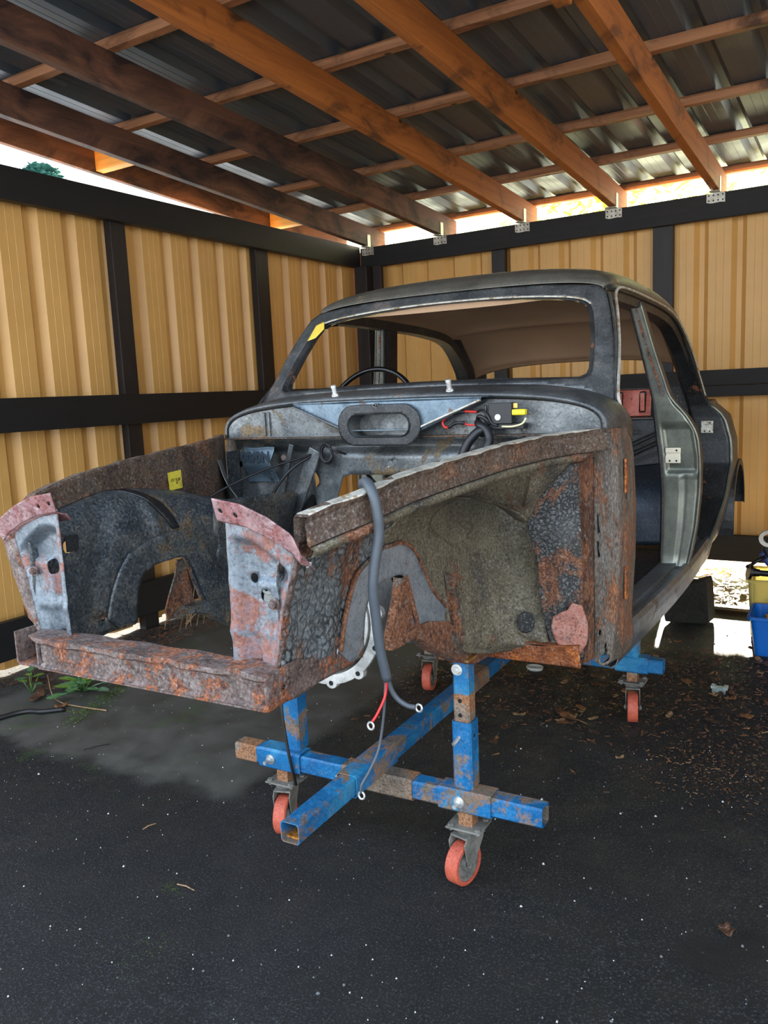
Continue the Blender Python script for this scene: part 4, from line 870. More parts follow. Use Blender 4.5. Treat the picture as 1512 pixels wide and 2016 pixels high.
# ---- screen surround
def sur(x, z):
    t = (z-1.48)/0.32; y = 2.545+0.80*(z-1.48)-0.035*(1-(x/0.62)**2)*np.clip(1-t, 0, 1)-0.01*(1-(x/0.6)**2)
    d = 0.016*sstep(0.62, 0.70, np.abs(x)); return np.stack([x, y+d, z], 1)
out_ = [(-0.733, 1.33), (-0.705, 1.395), (-0.684, 1.425), (-0.664, 1.52), (-0.644, 1.62), (-0.618, 1.71), (-0.592, 1.776), (-0.56, 1.802), (-0.40, 1.820), (-0.2, 1.832), (0, 1.835), (0.2, 1.832), (0.40, 1.820), (0.56, 1.802), (0.592, 1.776), (0.618, 1.71), (0.644, 1.62), (0.664, 1.52), (0.684, 1.425), (0.705, 1.395), (0.733, 1.33), (0.68, 1.38), (0.60, 1.455), (0.45, 1.478), (0.2, 1.486), (0, 1.488), (-0.2, 1.486), (-0.45, 1.478), (-0.60, 1.455), (-0.68, 1.38)]
inn_ = []
for a, b in (((-0.600, 1.500), (-0.553, 1.700)), ):
    half = [(0.0, 1.502), (0.30, 1.500), (0.50, 1.494), (0.575, 1.492), (0.597, 1.502), (0.602, 1.520), (0.588, 1.62), (0.566, 1.705), (0.548, 1.738), (0.515, 1.757), (0.44, 1.772), (0.30, 1.785), (0.15, 1.792), (0, 1.794)]
    inn_ = half+[(-x, z) for x, z in reversed(half[1:-1])]
sheet('screen_surround', out_, [inn_], sur, M_['steel'], car, 0.009, 0.004)
def ring_offset(pts, k, dy=0.0, dz=0.0):
    P = sur(np.array([p[0] for p in pts])*k, 1.645+(np.array([p[1] for p in pts])-1.645)*k); return [(float(a), float(b)+dy, float(c)+dz) for a, b, c in P]
m = MB(); r0 = ring_offset(inn_, 1.0, 0.0); r1 = ring_offset(inn_, 0.985, 0.012); r2 = ring_offset(inn_, 0.972, 0.014); r3 = ring_offset(inn_, 0.962, 0.035)
rows = [r+[r[0]] for r in (r0, r1, r2, r3)]; m.grid(rows); m.build('screen_rebate', M_['jamb'], car, solid=0.002)
m = MB(); top = ring_offset([p for p in inn_ if p[1] > 1.735], 1.012, -0.006); top = [p for p in ring_offset(sorted([q for q in inn_ if q[1] > 1.72], key=lambda q: q[0]), 1.006, -0.004)]
m.tube(densify(top, 5), 0.0035, 6); m.build('screen_sealant', M_['edge'], car)
m = MB(); m.tube(densify(ring_offset(sorted([q for q in inn_ if q[1] > 1.72], key=lambda q: q[0]), 0.968, 0.03), 5), 0.0035, 6); m.build('headlining_piping', plain('cream_piping', srgb(235, 205, 130), 0.6), car)
sheet('masking_tape_scrap', [(-0.560, 1.690), (-0.525, 1.700), (-0.500, 1.735), (-0.515, 1.765), (-0.548, 1.752)], [], lambda x, z: sur(x, z)+np.array([0, -0.012, 0]), plain('yellow_tape', srgb(222, 190, 70), 0.7), car, 0.006, 0.001)
for s_ in (-1, 1):
    m = MB(); rows = []
    for z in np.linspace(1.42, 1.776, 14):
        xo = float(interp(z, [1.395, 1.425, 1.52, 1.62, 1.71, 1.776], [0.705, 0.684, 0.664, 0.644, 0.618, 0.592])); y = 2.545+0.8*(z-1.48)+0.014
        rows.append([(s_*xo, y, z), (s_*(xo+0.004), y+0.012, z), (s_*(xo+0.002), y+0.045, z), (s_*(xo-0.02), y+0.05, z), (s_*(xo-0.055), y+0.045, z), (s_*(xo-0.06), y+0.02, z)])
    m.grid(rows); m.build('a_pillar', M_['steel'], car, solid=0.002, smooth=True)
# ---- roof
sec = [(2.800, 2.826, 1.832, 1.790, 0.570), (2.812, 2.84, 1.850, 1.802, 0.580), (2.85, 2.87, 1.876, 1.806, 0.590), (2.95, 2.95, 1.902, 1.808, 0.597), (3.15, 3.15, 1.922, 1.808, 0.602), (3.4, 3.4, 1.925, 1.803, 0.605), (3.7, 3.7, 1.912, 1.793, 0.608), (4.0, 3.97, 1.872, 1.765, 0.612), (4.2, 4.15, 1.82, 1.69, 0.625), (4.38, 4.30, 1.745, 1.59, 0.640), (4.50, 4.40, 1.66, 1.49, 0.655), (4.60, 4.46, 1.56, 1.40, 0.674), (4.72, 4.50, 1.45, 1.34, 0.69), (4.85, 4.55, 1.36, 1.30, 0.72)]
V = np.linspace(0, 1, 61); SA = catmull(np.array(sec), V)
def roof_row(s, k=1.0, dz=0.0, n=2.6, nu=49):
    yc, ys, zc, zs, w = s; rr = []
    for u in np.linspace(-1, 1, nu):
        th = (1-u)*math.pi/2; c, q = math.cos(th), math.sin(th); x = w*k*math.copysign(abs(c)**(2/n), c); e = abs(q)**(2/n) if q > 1e-9 else 0
        rr.append((x, ys+(yc-ys)*e, zs+(zc-zs)*e+dz))
    return rr
def roof_fn(inset=0.0):
    def fn(u, v):
        s = catmull(np.array(sec), v); th = (1-u)*np.pi/2; c, q = np.cos(th), np.clip(np.sin(th), 0, 1); n = 2.6
        x = (s[:, 4]-inset)*np.sign(c)*np.abs(c)**(2/n); e = q**(2/n)
        return np.stack([x, s[:, 1]+(s[:, 0]-s[:, 1])*e, s[:, 3]+(s[:, 2]-inset-s[:, 3])*e], 1)
    return fn
rw = [(-0.55, 0.795), (-0.50, 0.765), (-0.3, 0.742), (0, 0.735), (0.3, 0.742), (0.50, 0.765), (0.55, 0.795), (0.58, 0.90), (0.52, 0.925), (0.3, 0.935), (0, 0.938), (-0.3, 0.935), (-0.52, 0.925), (-0.58, 0.90)]
sheet('roof_skin', [(-1, 0), (1, 0), (1, 1), (-1, 1)], [rw], roof_fn(), M_['roofsteel'], car, (0.03, 0.012), 0.003)
def hl_fn(u, v):
    p = roof_fn(0.035)(u, 0.055+0.72*v); s = np.abs(np.sin(v*np.pi*4.2)); p[:, 2] -= 0.030*(1-s**0.5)*np.cos(np.clip(u, -1, 1)*np.pi/2); p[:, 2] -= 0.012; return p
sheet('headlining', [(-0.97, 0), (0.97, 0), (0.97, 1), (-0.97, 1)], [], hl_fn, M_['head'], car, (0.03, 0.010), 0.002)
m = MB(); rows = []
for u in np.linspace(-0.97, 0.97, 41):
    a = hl_fn(np.array([u]), np.array([0.0]))[0]; b_ = roof_fn()(np.array([u]), np.array([0.0]))[0]; c_ = (a+b_)/2
    rows.append([tuple(a), tuple(c_+np.array([0, -0.0, -0.012])), tuple(b_+np.array([0, 0.004, -0.03]))])
m.grid(rows); m.build('header_rail', M_['head'], car, solid=0.002)
hexfn = hl_fn
for s_ in (-1, 1):
    # cant rail over the doors
    m = MB(); rows = []
    for t in np.linspace(0.03, 0.80, 50):
        q = catmull(np.array(sec), np.array([t]))[0]; y, z, w = q[1], q[3], q[4]
        rows.append([(s_*(w), y, z+0.004), (s_*(w+0.006), y, z-0.010), (s_*(w+0.001), y, z-0.016), (s_*(w-0.012), y, z-0.018), (s_*(w-0.018), y, z-0.045), (s_*(w-0.075), y, z-0.045), (s_*(w-0.085), y, z-0.01)])
    m.grid(rows); m.build('cant_rail', M_['jamb'], car, solid=0.002, smooth=False)
    # bright gutter line round the front door opening
    pts = [(0.728, 2.52, 1.33), (0.700, 2.51, 1.41), (0.690, 2.53, 1.45), (0.672, 2.62, 1.53), (0.652, 2.71, 1.62), (0.628, 2.79, 1.71), (0.606, 2.86, 1.775), (0.606, 2.92, 1.80), (0.612, 3.05, 1.803), (0.614, 3.3, 1.80), (0.616, 3.7, 1.788), (0.620, 3.97, 1.758), (0.632, 4.15, 1.685), (0.648, 4.3, 1.585), (0.662, 4.4, 1.485), (0.680, 4.46, 1.39)]
    m = MB(); m.tube([(s_*x, y, z) for x, y, z in densify(pts, 5)], 0.005, 6); m.build('rain_gutter', M_['edge'] if s_ > 0 else M_['jamb'], car)
BZ = [0.655, 0.72, 0.87, 1.02, 1.16, 1.27, 1.33, 1.38, 1.42, 1.60, 1.78]; BXo = [0.738, 0.760, 0.788, 0.801, 0.803, 0.787, 0.753, 0.704, 0.684, 0.633, 0.592]; BXi = [0.650, 0.652, 0.656, 0.657, 0.649, 0.636, 0.630, 0.628, 0.622, 0.588, 0.553]
BYy = [3.44, 3.44, 3.44, 3.44, 3.43, 3.42, 3.415, 3.41, 3.405, 3.36, 3.31]
def side_face(name, Zs, Xo, Xi, Ys, mat, s_, depth, recess=None, nu=22, nv=110, holes=()):
    def f(u, v):
        z = Zs[0]+(Zs[-1]-Zs[0])*v; xo, xi, y = (interp(z, Zs, q) for q in (Xo, Xi, Ys))
        x = xi+(xo-xi)*u; d = 0.008*sstep(0.06, 0.0, u)+0.014*sstep(0.93, 1.0, u)
        if recess: d = d+recess(u, z)
        return np.stack([s_*x, y+d, z], 1)
    sheet(name, SQ, holes, f, mat, car, (1/nu, 1/nv), 0.003)
    m = MB(); rows = []
    for z in np.linspace(Zs[0], Zs[-1], 50):
        xo, xi, y = (float(interp(z, Zs, q)) for q in (Xo, Xi, Ys))
        rows.append([(s_*xi, y+0.008, z), (s_*(xi-0.012), y+0.03, z), (s_*(xi-0.012), y+depth, z), (s_*(xo-0.01), y+depth, z), (s_*xo, y+depth*0.7, z), (s_*xo, y+0.014, z)])
    m.grid(rows); m.build(name+'_side', M_['jamb'], car, solid=0.002)
def brec(u, z):
    box = sstep(0.12, 0.17, u)*sstep(0.92, 0.87, u)*sstep(1.095, 1.11, z)*sstep(1.30, 1.285, z)
    lo = 0.006*sstep(0.50, 0.53, u)*sstep(1.10, 1.08, z)*sstep(0.70, 0.74, z)
    return 0.022*box+lo+0.006*sstep(0.015, 0, np.abs(u-0.60))*sstep(1.10, 1.08, z)-0.05*sstep(0.76, 0.66, z)*(1-u)
def edge_strip(name, Zs, Xs, Ys, s_, mat, r=0.006, off=-0.004):
    m = MB(); m.tube(densify([(s_*float(interp(z, Zs, Xs)), float(interp(z, Zs, Ys))+off, z) for z in np.linspace(Zs[0]+0.01, Zs[-1], 16)], 3), r, 6); m.build(name, mat, car, smooth=True)
CZ_ = [0.68, 0.75, 0.88, 1.04, 1.15, 1.28, 1.34, 1.40, 1.59, 1.74]; CXo = [0.755, 0.775, 0.800, 0.812, 0.806, 0.770, 0.705, 0.676, 0.642, 0.615]; CYy = [4.00, 4.12, 4.33, 4.45, 4.48, 4.48, 4.47, 4.44, 4.27, 4.05]; CXi = [0.62, 0.62, 0.63, 0.63, 0.625, 0.61, 0.60, 0.585, 0.55, 0.53]
for s_ in (1, -1):
    side_face('b_pillar', BZ, BXo, BXi, BYy, M_['pillar'], s_, 0.11, brec)
    edge_strip('b_pillar_edge', BZ, BXo, BYy, s_, M_['pillar'], 0.0055, 0.0); edge_strip('b_pillar_seal', BZ, BXi, BYy, s_, M_['jamb'], 0.006, 0.004)
    m = MB()
    for k in range(24):
        z = 1.42+0.34*k/23; x = float(interp(z, BZ, BXo))-0.022; y = float(interp(z, BZ, BYy)); 
        m.box((s_*x-0.004, y-0.006, z-0.008), (s_*x+0.004, y+0.01, z+0.008))
    m.build('rusty_channel', M_['xrust'], car)
    side_face('c_pillar', CZ_, CXo, CXi, CYy, M_['jamb'], s_, 0.05)
    edge_strip('c_pillar_highlight', CZ_[:7], CXo[:7], CYy[:7], s_, M_['pillar'], 0.009, 0.0)  # lighter strip stands in for a highlight along the front edge
    # striker plates
    for px_, py_, pz_, w_ in ((0.700, 3.425, 1.175, 0.030), (0.690, 4.47, 1.23, 0.030)):
        t = MB()
        for dz, h_ in ((0.018, 0.011), (-0.018, 0.016)):
            t.box((s_*px_-w_, py_-0.004, pz_+dz-h_), (s_*px_+w_, py_+0.002, pz_+dz+h_))
        t.box((s_*px_-w_*0.95, py_, pz_-0.01), (s_*px_+w_*0.95, py_+0.01, pz_+0.01))
        sp = t.build('striker_plate', plain('cream_plate', srgb(225, 215, 190), 0.4, 0.2) if s_ > 0 and pz_ < 1.2 else M_['edge'], car, bevel=0.004)
        h = MB()
        for a, b in ((0.014, 0.018), (-0.012, -0.024), (0.014, -0.024)): h.cyl((s_*px_+a, py_-0.0045, pz_+b), (s_*px_+a, py_-0.0052, pz_+b), 0.004, 10)
        h.build('screw_holes', M_['hole'], sp)
    # rear quarter skin
    rows = []
    for z in CZ_[:7]+[1.36]:
        xo, y0 = float(interp(z, CZ_, CXo)), float(interp(z, CZ_, CYy)); r_ = []
        for t in np.linspace(0, 1, 16):
            y = y0+(5.15-y0)*t; x = xo+0.012*math.sin(min(1, t*2.2)*math.pi)*0.6-(xo-0.40)*max(0, (t-0.35)/0.65)**2.2
            r_.append((s_*x, y, z-0.0*t))
        rows.append(r_)
    def keepq(): return rows
    m = MB(); m.grid(rows); m.build('rear_quarter', M_['jamb'] if s_ < 0 else M_['steel'], car, solid=0.003, smooth=True)
    m = MB(); rws = []
    for k in range(25):                                                     # wheel arch mounting flange standing off the quarter
        a = math.pi*(-0.08+1.05*k/24); cy, cz, R_ = 4.72, 0.74, 0.30
        y = cy-R_*math.cos(a)*0.95; z = cz+R_*math.sin(a)
        rws.append([(s_*0.75, y, z), (s_*0.826, y+0.002, z), (s_*0.826, cy-(R_-0.03)*math.cos(a)*0.95, cz+(R_-0.03)*math.sin(a))])
    m.grid(rws); m.build('wheel_arch_flange', M_['jamb'], car, solid=0.004)
    # sill
    m = MB(); rws = []
    for y in np.linspace(2.43, 4.12, 30):
        t = (y-2.43)/1.69; bow = 0.045*math.sin(min(1, t*1.15)*math.pi*0.62); k = -0.0
        rws.append([(s_*(0.585+bow), y, 0.665), (s_*(0.60+bow), y, 0.690), (s_*(0.605+bow), y, 0.722), (s_*(0.668+bow), y, 0.724), (s_*(0.672+bow), y, 0.712), (s_*(0.698+bow), y, 0.712), (s_*(0.702+bow), y, 0.724), (s_*(0.716+bow), y, 0.724), (s_*(0.726+bow), y, 0.708), (s_*(0.722+bow), y, 0.675), (s_*(0.706+bow), y, 0.612), (s_*(0.690+bow), y, 0.600), (s_*(0.66+bow), y, 0.605)])
    m.grid(rws); m.build('sill', M_['bluesteel'] if s_ < 0 else metal('sill_steel', srgb(112, 122, 132), srgb(92, 94, 92), srgb(140, 152, 162), rust=0.2, scale=6, met=0.5, rough=(0.3, 0.7), rs=8, rustc=[(0.3, srgb(60, 52, 46)), (0.6, srgb(100, 84, 66))], grain=0.3), car, solid=0.002, smooth=False)
    for y0, y1 in ((2.45, 2.56), (3.95, 4.11)): pass
# ---- cabin
m = MB(); m.grid([[(x, y, 0.665+0.09*math.exp(-(x/0.11)**4)) for x in np.linspace(-0.60, 0.60, 31)] for y in np.linspace(2.46, 4.3, 12)]); m.build('cabin_floor', M_['floor'], car, solid=0.003)
def seatb(u, v):
    x = -0.60+1.20*u; z = 0.78+0.50*v; y = 4.26+0.08*v
    d = 0*u
    for a, b, c in ((0.62, 0.0, 0.62), ): pass
    l1 = np.abs((z-1.13)-(np.abs(x)-0.30)*0.45); l2 = np.abs((z-1.08)-(np.abs(x)-0.30)*0.45); l3 = np.abs(z-1.215)
    d = -0.012*(sstep(0.010, 0.004, l1)+sstep(0.010, 0.004, l2))*(z < 1.235)*(z > 1.0)-0.010*sstep(0.014, 0.008, l3)*sstep(0.36, 0.34, np.abs(x))
    return np.stack([x, y+d, z], 1)
RIBS = [((0.305, 4.272, 1.128), (0.59, 4.272, 1.262)), ((0.305, 4.270, 1.112), (0.59, 4.270, 1.246)), ((0.305, 4.262, 1.062), (0.59, 4.262, 1.196)), ((0.305, 4.260, 1.046), (0.59, 4.260, 1.180)), ((0.20, 4.290, 1.232), (0.385, 4.290, 1.232)), ((0.20, 4.288, 1.215), (0.385, 4.288, 1.215))]
sheet('seat_back_panel', SQ, [], seatb, M_['jamb'], car, (0.008, 0.012), 0.003)
for pa, pb in RIBS:
    for s_ in (1, -1):
        m = MB(); m.tube([(s_*pa[0], pa[1], pa[2]), (s_*pb[0], pb[1], pb[2])], 0.0035, 6); m.build('pressed_rib_highlight', M_['steel'], car)  # lighter tubes trace the pressed ribs and stand in for their highlights
m = MB(); m.grid([[(x, 4.32, 1.285), (x, 4.34, 1.285), (x, 4.40, 1.288)] for x in (-0.60, 0, 0.60)]); m.build('parcel_ledge', M_['steel'], car, solid=0.004)
def redp(x, z): 
    k = np.abs(((x-0.27) % 0.17)-0.085); return np.stack([x, 4.50+0.03*(z-1.29)/0.13-0.008*np.cos((x-0.28)*37), z], 1)
slots = [rrect(c-0.013, 1.315, c+0.013, 1.415, 0.006, 3) for c in (-0.44, -0.27, -0.10, 0.07, 0.245, 0.355)]
sheet('red_rear_panel', [(-0.5, 1.29), (0.40, 1.29), (0.40, 1.432), (-0.5, 1.432)], [rrect(c-0.017, 1.31, c+0.017, 1.422, 0.006, 3) for c in (-0.44, -0.27, -0.10, 0.07, 0.235, 0.355)], redp, M_['redpanel'], car, 0.006, 0.003)
for c in (-0.44, -0.27, -0.10, 0.07, 0.235, 0.355):
    m = MB(); m.box((c-0.011, 4.515, 1.318), (c+0.011, 4.52, 1.414)); m.build('red_slot_backing', M_['redpanel'], car)
m = MB(); m.box((-0.62, 4.56, 1.0), (0.62, 4.565, 1.44)); m.build('boot_bulkhead', M_['floor'], car)
net('wheel_tub', [[(0.30, 3.92, 0.70), (0.45, 3.90, 0.70), (0.66, 3.95, 0.70)], [(0.31, 3.95, 0.85), (0.46, 3.93, 0.88), (0.66, 3.98, 0.9)], [(0.33, 4.03, 0.98), (0.47, 4.02, 1.0), (0.66, 4.06, 1.02)], [(0.36, 4.24, 1.045), (0.48, 4.22, 1.06), (0.66, 4.22, 1.08)]], M_['interior'], car, 20, 24)
net('wheel_tub', [[(0.30, 3.92, 0.70), (0.45, 3.90, 0.70), (0.66, 3.95, 0.70)], [(0.31, 3.95, 0.85), (0.46, 3.93, 0.88), (0.66, 3.98, 0.9)], [(0.33, 4.03, 0.98), (0.47, 4.02, 1.0), (0.66, 4.06, 1.02)], [(0.36, 4.24, 1.045), (0.48, 4.22, 1.06), (0.66, 4.22, 1.08)]], M_['interior'], car, 20, 24, mirror=True)
m = MB(); m.grid([[(x, 4.30, 0.70), (x, 4.32, 1.05)] for x in (-0.3, 0.31)]); m.build('heelboard', M_['interior'], car, solid=0.003)
# dashboard top behind the screen
m = MB(); m.grid([[(x, 2.56, 1.488-0.02*(x/0.6)**4), (x, 2.64, 1.480-0.02*(x/0.6)**4), (x, 2.68, 1.44)] for x in np.linspace(-0.6, 0.6, 21)]); m.build('dash_top', M_['steel'], car, solid=0.002, smooth=True)
# steering wheel on the right-hand-drive side (left in the picture)
sw = MB(); cx_, cy_, cz_ = -0.385, 2.86, 1.380; R_ = 0.205; tilt = math.radians(70)
ring = [(cx_+R_*math.cos(a), cy_-R_*math.sin(a)*math.cos(tilt)*-1, cz_+R_*math.sin(a)*math.sin(tilt)) for a in [2*math.pi*k/64 for k in range(64)]]
sw.tube(ring, 0.011, 10, close=True); swo = sw.build('steering_wheel', plain('gloss_black_rim', srgb(14, 14, 15), 0.2), car, smooth=True)
m = MB(); m.cyl((cx_, cy_-0.02, cz_-0.01), (cx_, cy_+0.01, cz_), 0.035, 20)
for a in (0, math.pi): m.tube([(cx_, cy_, cz_), (cx_+R_*math.cos(a), cy_, cz_)], 0.005, 6)
m.tube([(cx_, cy_, cz_), (cx_, 2.36, 1.06)], 0.018, 10); m.build('steering_column', M_['rubber'], swo)
# wiper spindles
for x in (-0.213, 0.213):
    m = MB(); z0 = 1.462; y0 = 2.345
    m.cyl((x, y0, z0-0.01), (x, y0-0.006, z0+0.012), 0.018, 18, 0.014); m.cyl((x, y0-0.006, z0+0.010), (x, y0-0.009, z0+0.018), 0.012, 6); m.cyl((x, y0-0.009, z0+0.016), (x, y0-0.016, z0+0.040), 0.008, 12); m.cyl((x, y0-0.016, z0+0.037), (x, y0-0.018, z0+0.046), 0.0095, 12)
    m.build('wiper_spindle', M_['zinc'], car)
# relay and wiring on the upper bulkhead
m = MB(); m.box((0.362, 2.285, 1.368), (0.435, 2.318, 1.430)); m.box((0.35, 2.312, 1.375), (0.365, 2.316, 1.425)); m.box((0.36, 2.29, 1.352), (0.47, 2.33, 1.368)); rl = m.build('relay', M_['rubber'], car, bevel=0.002)
m = MB(); m.cyl((0.392, 2.285, 1.388), (0.392, 2.2815, 1.388), 0.009, 20); m.build('white_button', M_['white'], rl)
m = MB(); m.box((0.437, 2.28, 1.393), (0.478, 2.302, 1.410)); m.build('fuse', M_['yellow'], rl, bevel=0.003)
m = MB(); m.box((0.437, 2.295, 1.414), (0.450, 2.298, 1.428)); m.build('brass_tab', plain('brass', srgb(190, 150, 80), 0.3, 0.7), rl)
def wire(name, pts, r, mat, parent=car, n=8): 
    m = MB(); m.tube(densify(pts, 6), r, n); return m.build(name, mat, parent, smooth=True)
wire('red_wire', [(0.320, 2.30, 1.405), (0.28, 2.285, 1.408), (0.235, 2.285, 1.398), (0.210, 2.285, 1.380), (0.216, 2.285, 1.362), (0.232, 2.287, 1.360)], 0.004, M_['redwire'])
wire('red_wire', [(0.275, 2.292, 1.372), (0.295, 2.295, 1.366), (0.318, 2.30, 1.366)], 0.003, M_['redwire'])
wire('wire_sleeve', [(0.245, 2.284, 1.402), (0.265, 2.283, 1.407), (0.285, 2.285, 1.408)], 0.0065, M_['rubber'])
wire('wire_sleeve', [(0.228, 2.286, 1.360), (0.25, 2.285, 1.372), (0.268, 2.285, 1.374), (0.28, 2.29, 1.372)], 0.005, M_['rubber'])
wire('wire_bundle', [(0.318, 2.30, 1.405), (0.34, 2.29, 1.410), (0.36, 2.28, 1.395), (0.372, 2.282, 1.372), (0.39, 2.285, 1.362)], 0.004, M_['rubber'])
wire('wire_bundle', [(0.318, 2.305, 1.38), (0.33, 2.285, 1.392), (0.35, 2.285, 1.385), (0.36, 2.29, 1.37), (0.33, 2.295, 1.36)], 0.006, M_['rubber'])
wire('cream_wire', [(0.405, 2.283, 1.360), (0.44, 2.282, 1.360), (0.468, 2.285, 1.368), (0.478, 2.29, 1.384)], 0.003, plain('cream_wire', srgb(215, 205, 160), 0.5))
wire('black_hose', [(0.318, 2.31, 1.372), (0.335, 2.28, 1.366), (0.36, 2.27, 1.352), (0.372, 2.262, 1.325), (0.368, 2.25, 1.30), (0.355, 2.24, 1.262)], 0.013, M_['rubber'], n=12)
wire('black_hose', [(0.335, 2.30, 1.34), (0.345, 2.275, 1.352), (0.325, 2.262, 1.338), (0.302, 2.25, 1.305), (0.285, 2.24, 1.25), (0.28, 2.23, 1.2)], 0.014, M_['rubber'], n=12)
# knotted cable by the duct and thin cables hanging across
kn = []
for k in range(40):
    a = 2*math.pi*k/13; rr = 0.030+0.005*math.sin(a*0.7); kn.append((-0.250+rr*0.75*math.cos(a), 2.325-0.006*math.sin(a*0.5)-0.004, 1.278+rr*math.sin(a)*1.05))
m = MB(); m.tube(kn, 0.0035, 6); m.tube([(-0.25, 2.31, 1.306), (-0.205, 2.30, 1.290), (-0.175, 2.345, 1.270)], 0.0035, 6); m.cyl((-0.175, 2.352, 1.270), (-0.175, 2.34, 1.270), 0.013, 16); m.build('knotted_cable', M_['rubber'], car, smooth=True)
wire('thin_cable', [(-0.31, 2.335, 1.276), (-0.42, 2.20, 1.235), (-0.50, 2.08, 1.185), (-0.56, 1.98, 1.13)][:4], 0.004, M_['rubber'])
wire('thin_cable', [(-0.31, 2.335, 1.276), (-0.375, 2.28, 1.225), (-0.43, 2.25, 1.15), (-0.47, 2.24, 1.06)], 0.005, M_['rubber'])
wire('thin_cable', [(-0.12, 2.37, 1.20), (-0.03, 2.30, 1.165), (0.05, 2.2, 1.20), (0.14, 2.1, 1.19)], 0.006, M_['rubber'])
# battery cable over the rail
cb = wire('battery_cable', [(0.36, 1.62, 1.20), (0.40, 1.50, 1.262), (0.435, 1.41, 1.290), (0.465, 1.375, 1.300), (0.492, 1.352, 1.280), (0.501, 1.350, 1.24), (0.501, 1.352, 1.20), (0.492, 1.345, 1.14), (0.487, 1.343, 1.09), (0.486, 1.35, 1.04), (0.486, 1.362, 0.96), (0.490, 1.378, 0.892)], 0.0105, M_['cable'], n=12)
wire('red_wire', [(0.489, 1.377, 0.898), (0.486, 1.374, 0.86), (0.477, 1.355, 0.827), (0.470, 1.344, 0.812)], 0.003, M_['redwire'], cb)
wire('grey_wire', [(0.491, 1.379, 0.898), (0.493, 1.386, 0.871), (0.503, 1.394, 0.848), (0.522, 1.40, 0.834), (0.538, 1.406, 0.830)], 0.0055, M_['cable'], cb)
wire('grey_wire', [(0.487, 1.377, 0.898), (0.482, 1.374, 0.83), (0.474, 1.370, 0.77), (0.468, 1.362, 0.735), (0.455, 1.348, 0.70), (0.442, 1.336, 0.672), (0.440, 1.336, 0.655)], 0.003, M_['cable'], cb)
m = MB()
for c, d in (((0.545, 1.408, 0.829), (0, 1, 0)), ((0.467, 1.342, 0.803), (0, 1, 0)), ((0.440, 1.336, 0.648), (0, 1, 0))):
    pts = [(c[0]+0.007*math.cos(a), c[1], c[2]+0.008*math.sin(a)) for a in [2*math.pi*k/14 for k in range(14)]]; m.tube(pts, 0.0022, 6, close=True)
m.build('ring_terminals', M_['zinc'], cb)
# bell housing seen through the cut-out
by = 1.90
def bell(r0, r1, y0, y1, a0=0, a1=2*math.pi, n=48, sx=1.0, cx=-0.03, cz=0.832):
    rows = []
    for k in range(n+1):
        a = a0+(a1-a0)*k/n; rows.append([(cx+r*sx*math.cos(a), y, cz+r*math.sin(a)) for r, y in ((r0, y0), (r1, y0), (r1, y1), (r0, y1), (r0, y0))])
    return rows
gb = MB(); gb.grid(bell(0.175, 0.205, by, by+0.012)); gb.grid(bell(0.150, 0.165, by+0.002, by+0.19)); gb.grid([[(-0.03+r*math.cos(a), y, 0.832+r*math.sin(a)) for r, y in ((0.18, by+0.01), (0.165, by+0.08), (0.11, by+0.20), (0.08, by+0.30))] for a in [2*math.pi*k/40 for k in range(41)]])
for k in range(12):
    a = 2*math.pi*(k+0.3)/12; gb.cyl((-0.03+0.197*math.cos(a), by-0.002, 0.832+0.197*math.sin(a)), (-0.03+0.197*math.cos(a), by+0.02, 0.832+0.197*math.sin(a)), 0.020, 14)
bo = gb.build('bell_housing', M_['alu'], car, bevel=0.002)
h = MB()
for k in range(12):
    a = 2*math.pi*(k+0.3)/12; h.cyl((-0.03+0.199*math.cos(a), by-0.0025, 0.832+0.199*math.sin(a)), (-0.03+0.199*math.cos(a), by-0.0035, 0.832+0.199*math.sin(a)), 0.0075, 12)
h.build('bolt_holes', M_['hole'], bo)
m = MB(); m.prism([(0.22, 1.93, 0.90), (0.27, 1.93, 0.89), (0.265, 1.93, 0.80), (0.22, 1.93, 0.78), (0.195, 1.93, 0.83)], (0, 0.012, 0)); m.build('clutch_lever_boss', M_['alu'], bo, bevel=0.004)
# yellow paper label on the left wing rail, writing upside down
m = MB(); lp = [(-0.470, 1.818, 1.262), (-0.474, 1.886, 1.265), (-0.474, 1.889, 1.208), (-0.470, 1.823, 1.207)]
lx = 0.012
m.add([(float(-xr(p[1]))+lx, p[1], p[2]) for p in lp]+[(float(-xr(p[1]))+lx+0.001, p[1], p[2]) for p in lp], [(0,1,2,3), (4,5,6,7), (0,1,5,4), (1,2,6,5), (2,3,7,6), (3,0,4,7)])
lb_ = m.build('yellow_label', metal('yellow_label', srgb(205, 190, 50), srgb(225, 210, 70), srgb(190, 160, 60), rust=0.18, scale=12, met=0, rs=12, grain=0.3), car)
txt = bpy.data.curves.new('label_writing', 'FONT'); txt.body = 'VCA 107'; txt.size = 0.0135; txt.extrude = 0.0002; txt.align_x = 'CENTER'; to = bpy.data.objects.new('label_writing', txt)
xs_ = float(-xr(1.855))+lx+0.0016
_TM = Matrix.Translation((xs_, 1.855, 1.242))@Matrix.Rotation(math.radians(90+8), 4, 'Z')@Matrix.Rotation(math.radians(90), 4, 'X')@Matrix.Rotation(math.radians(180), 4, 'Z')
text_mesh('label_writing', to, _TM, plain('pen_ink', srgb(20, 20, 24), 0.5), lb_)
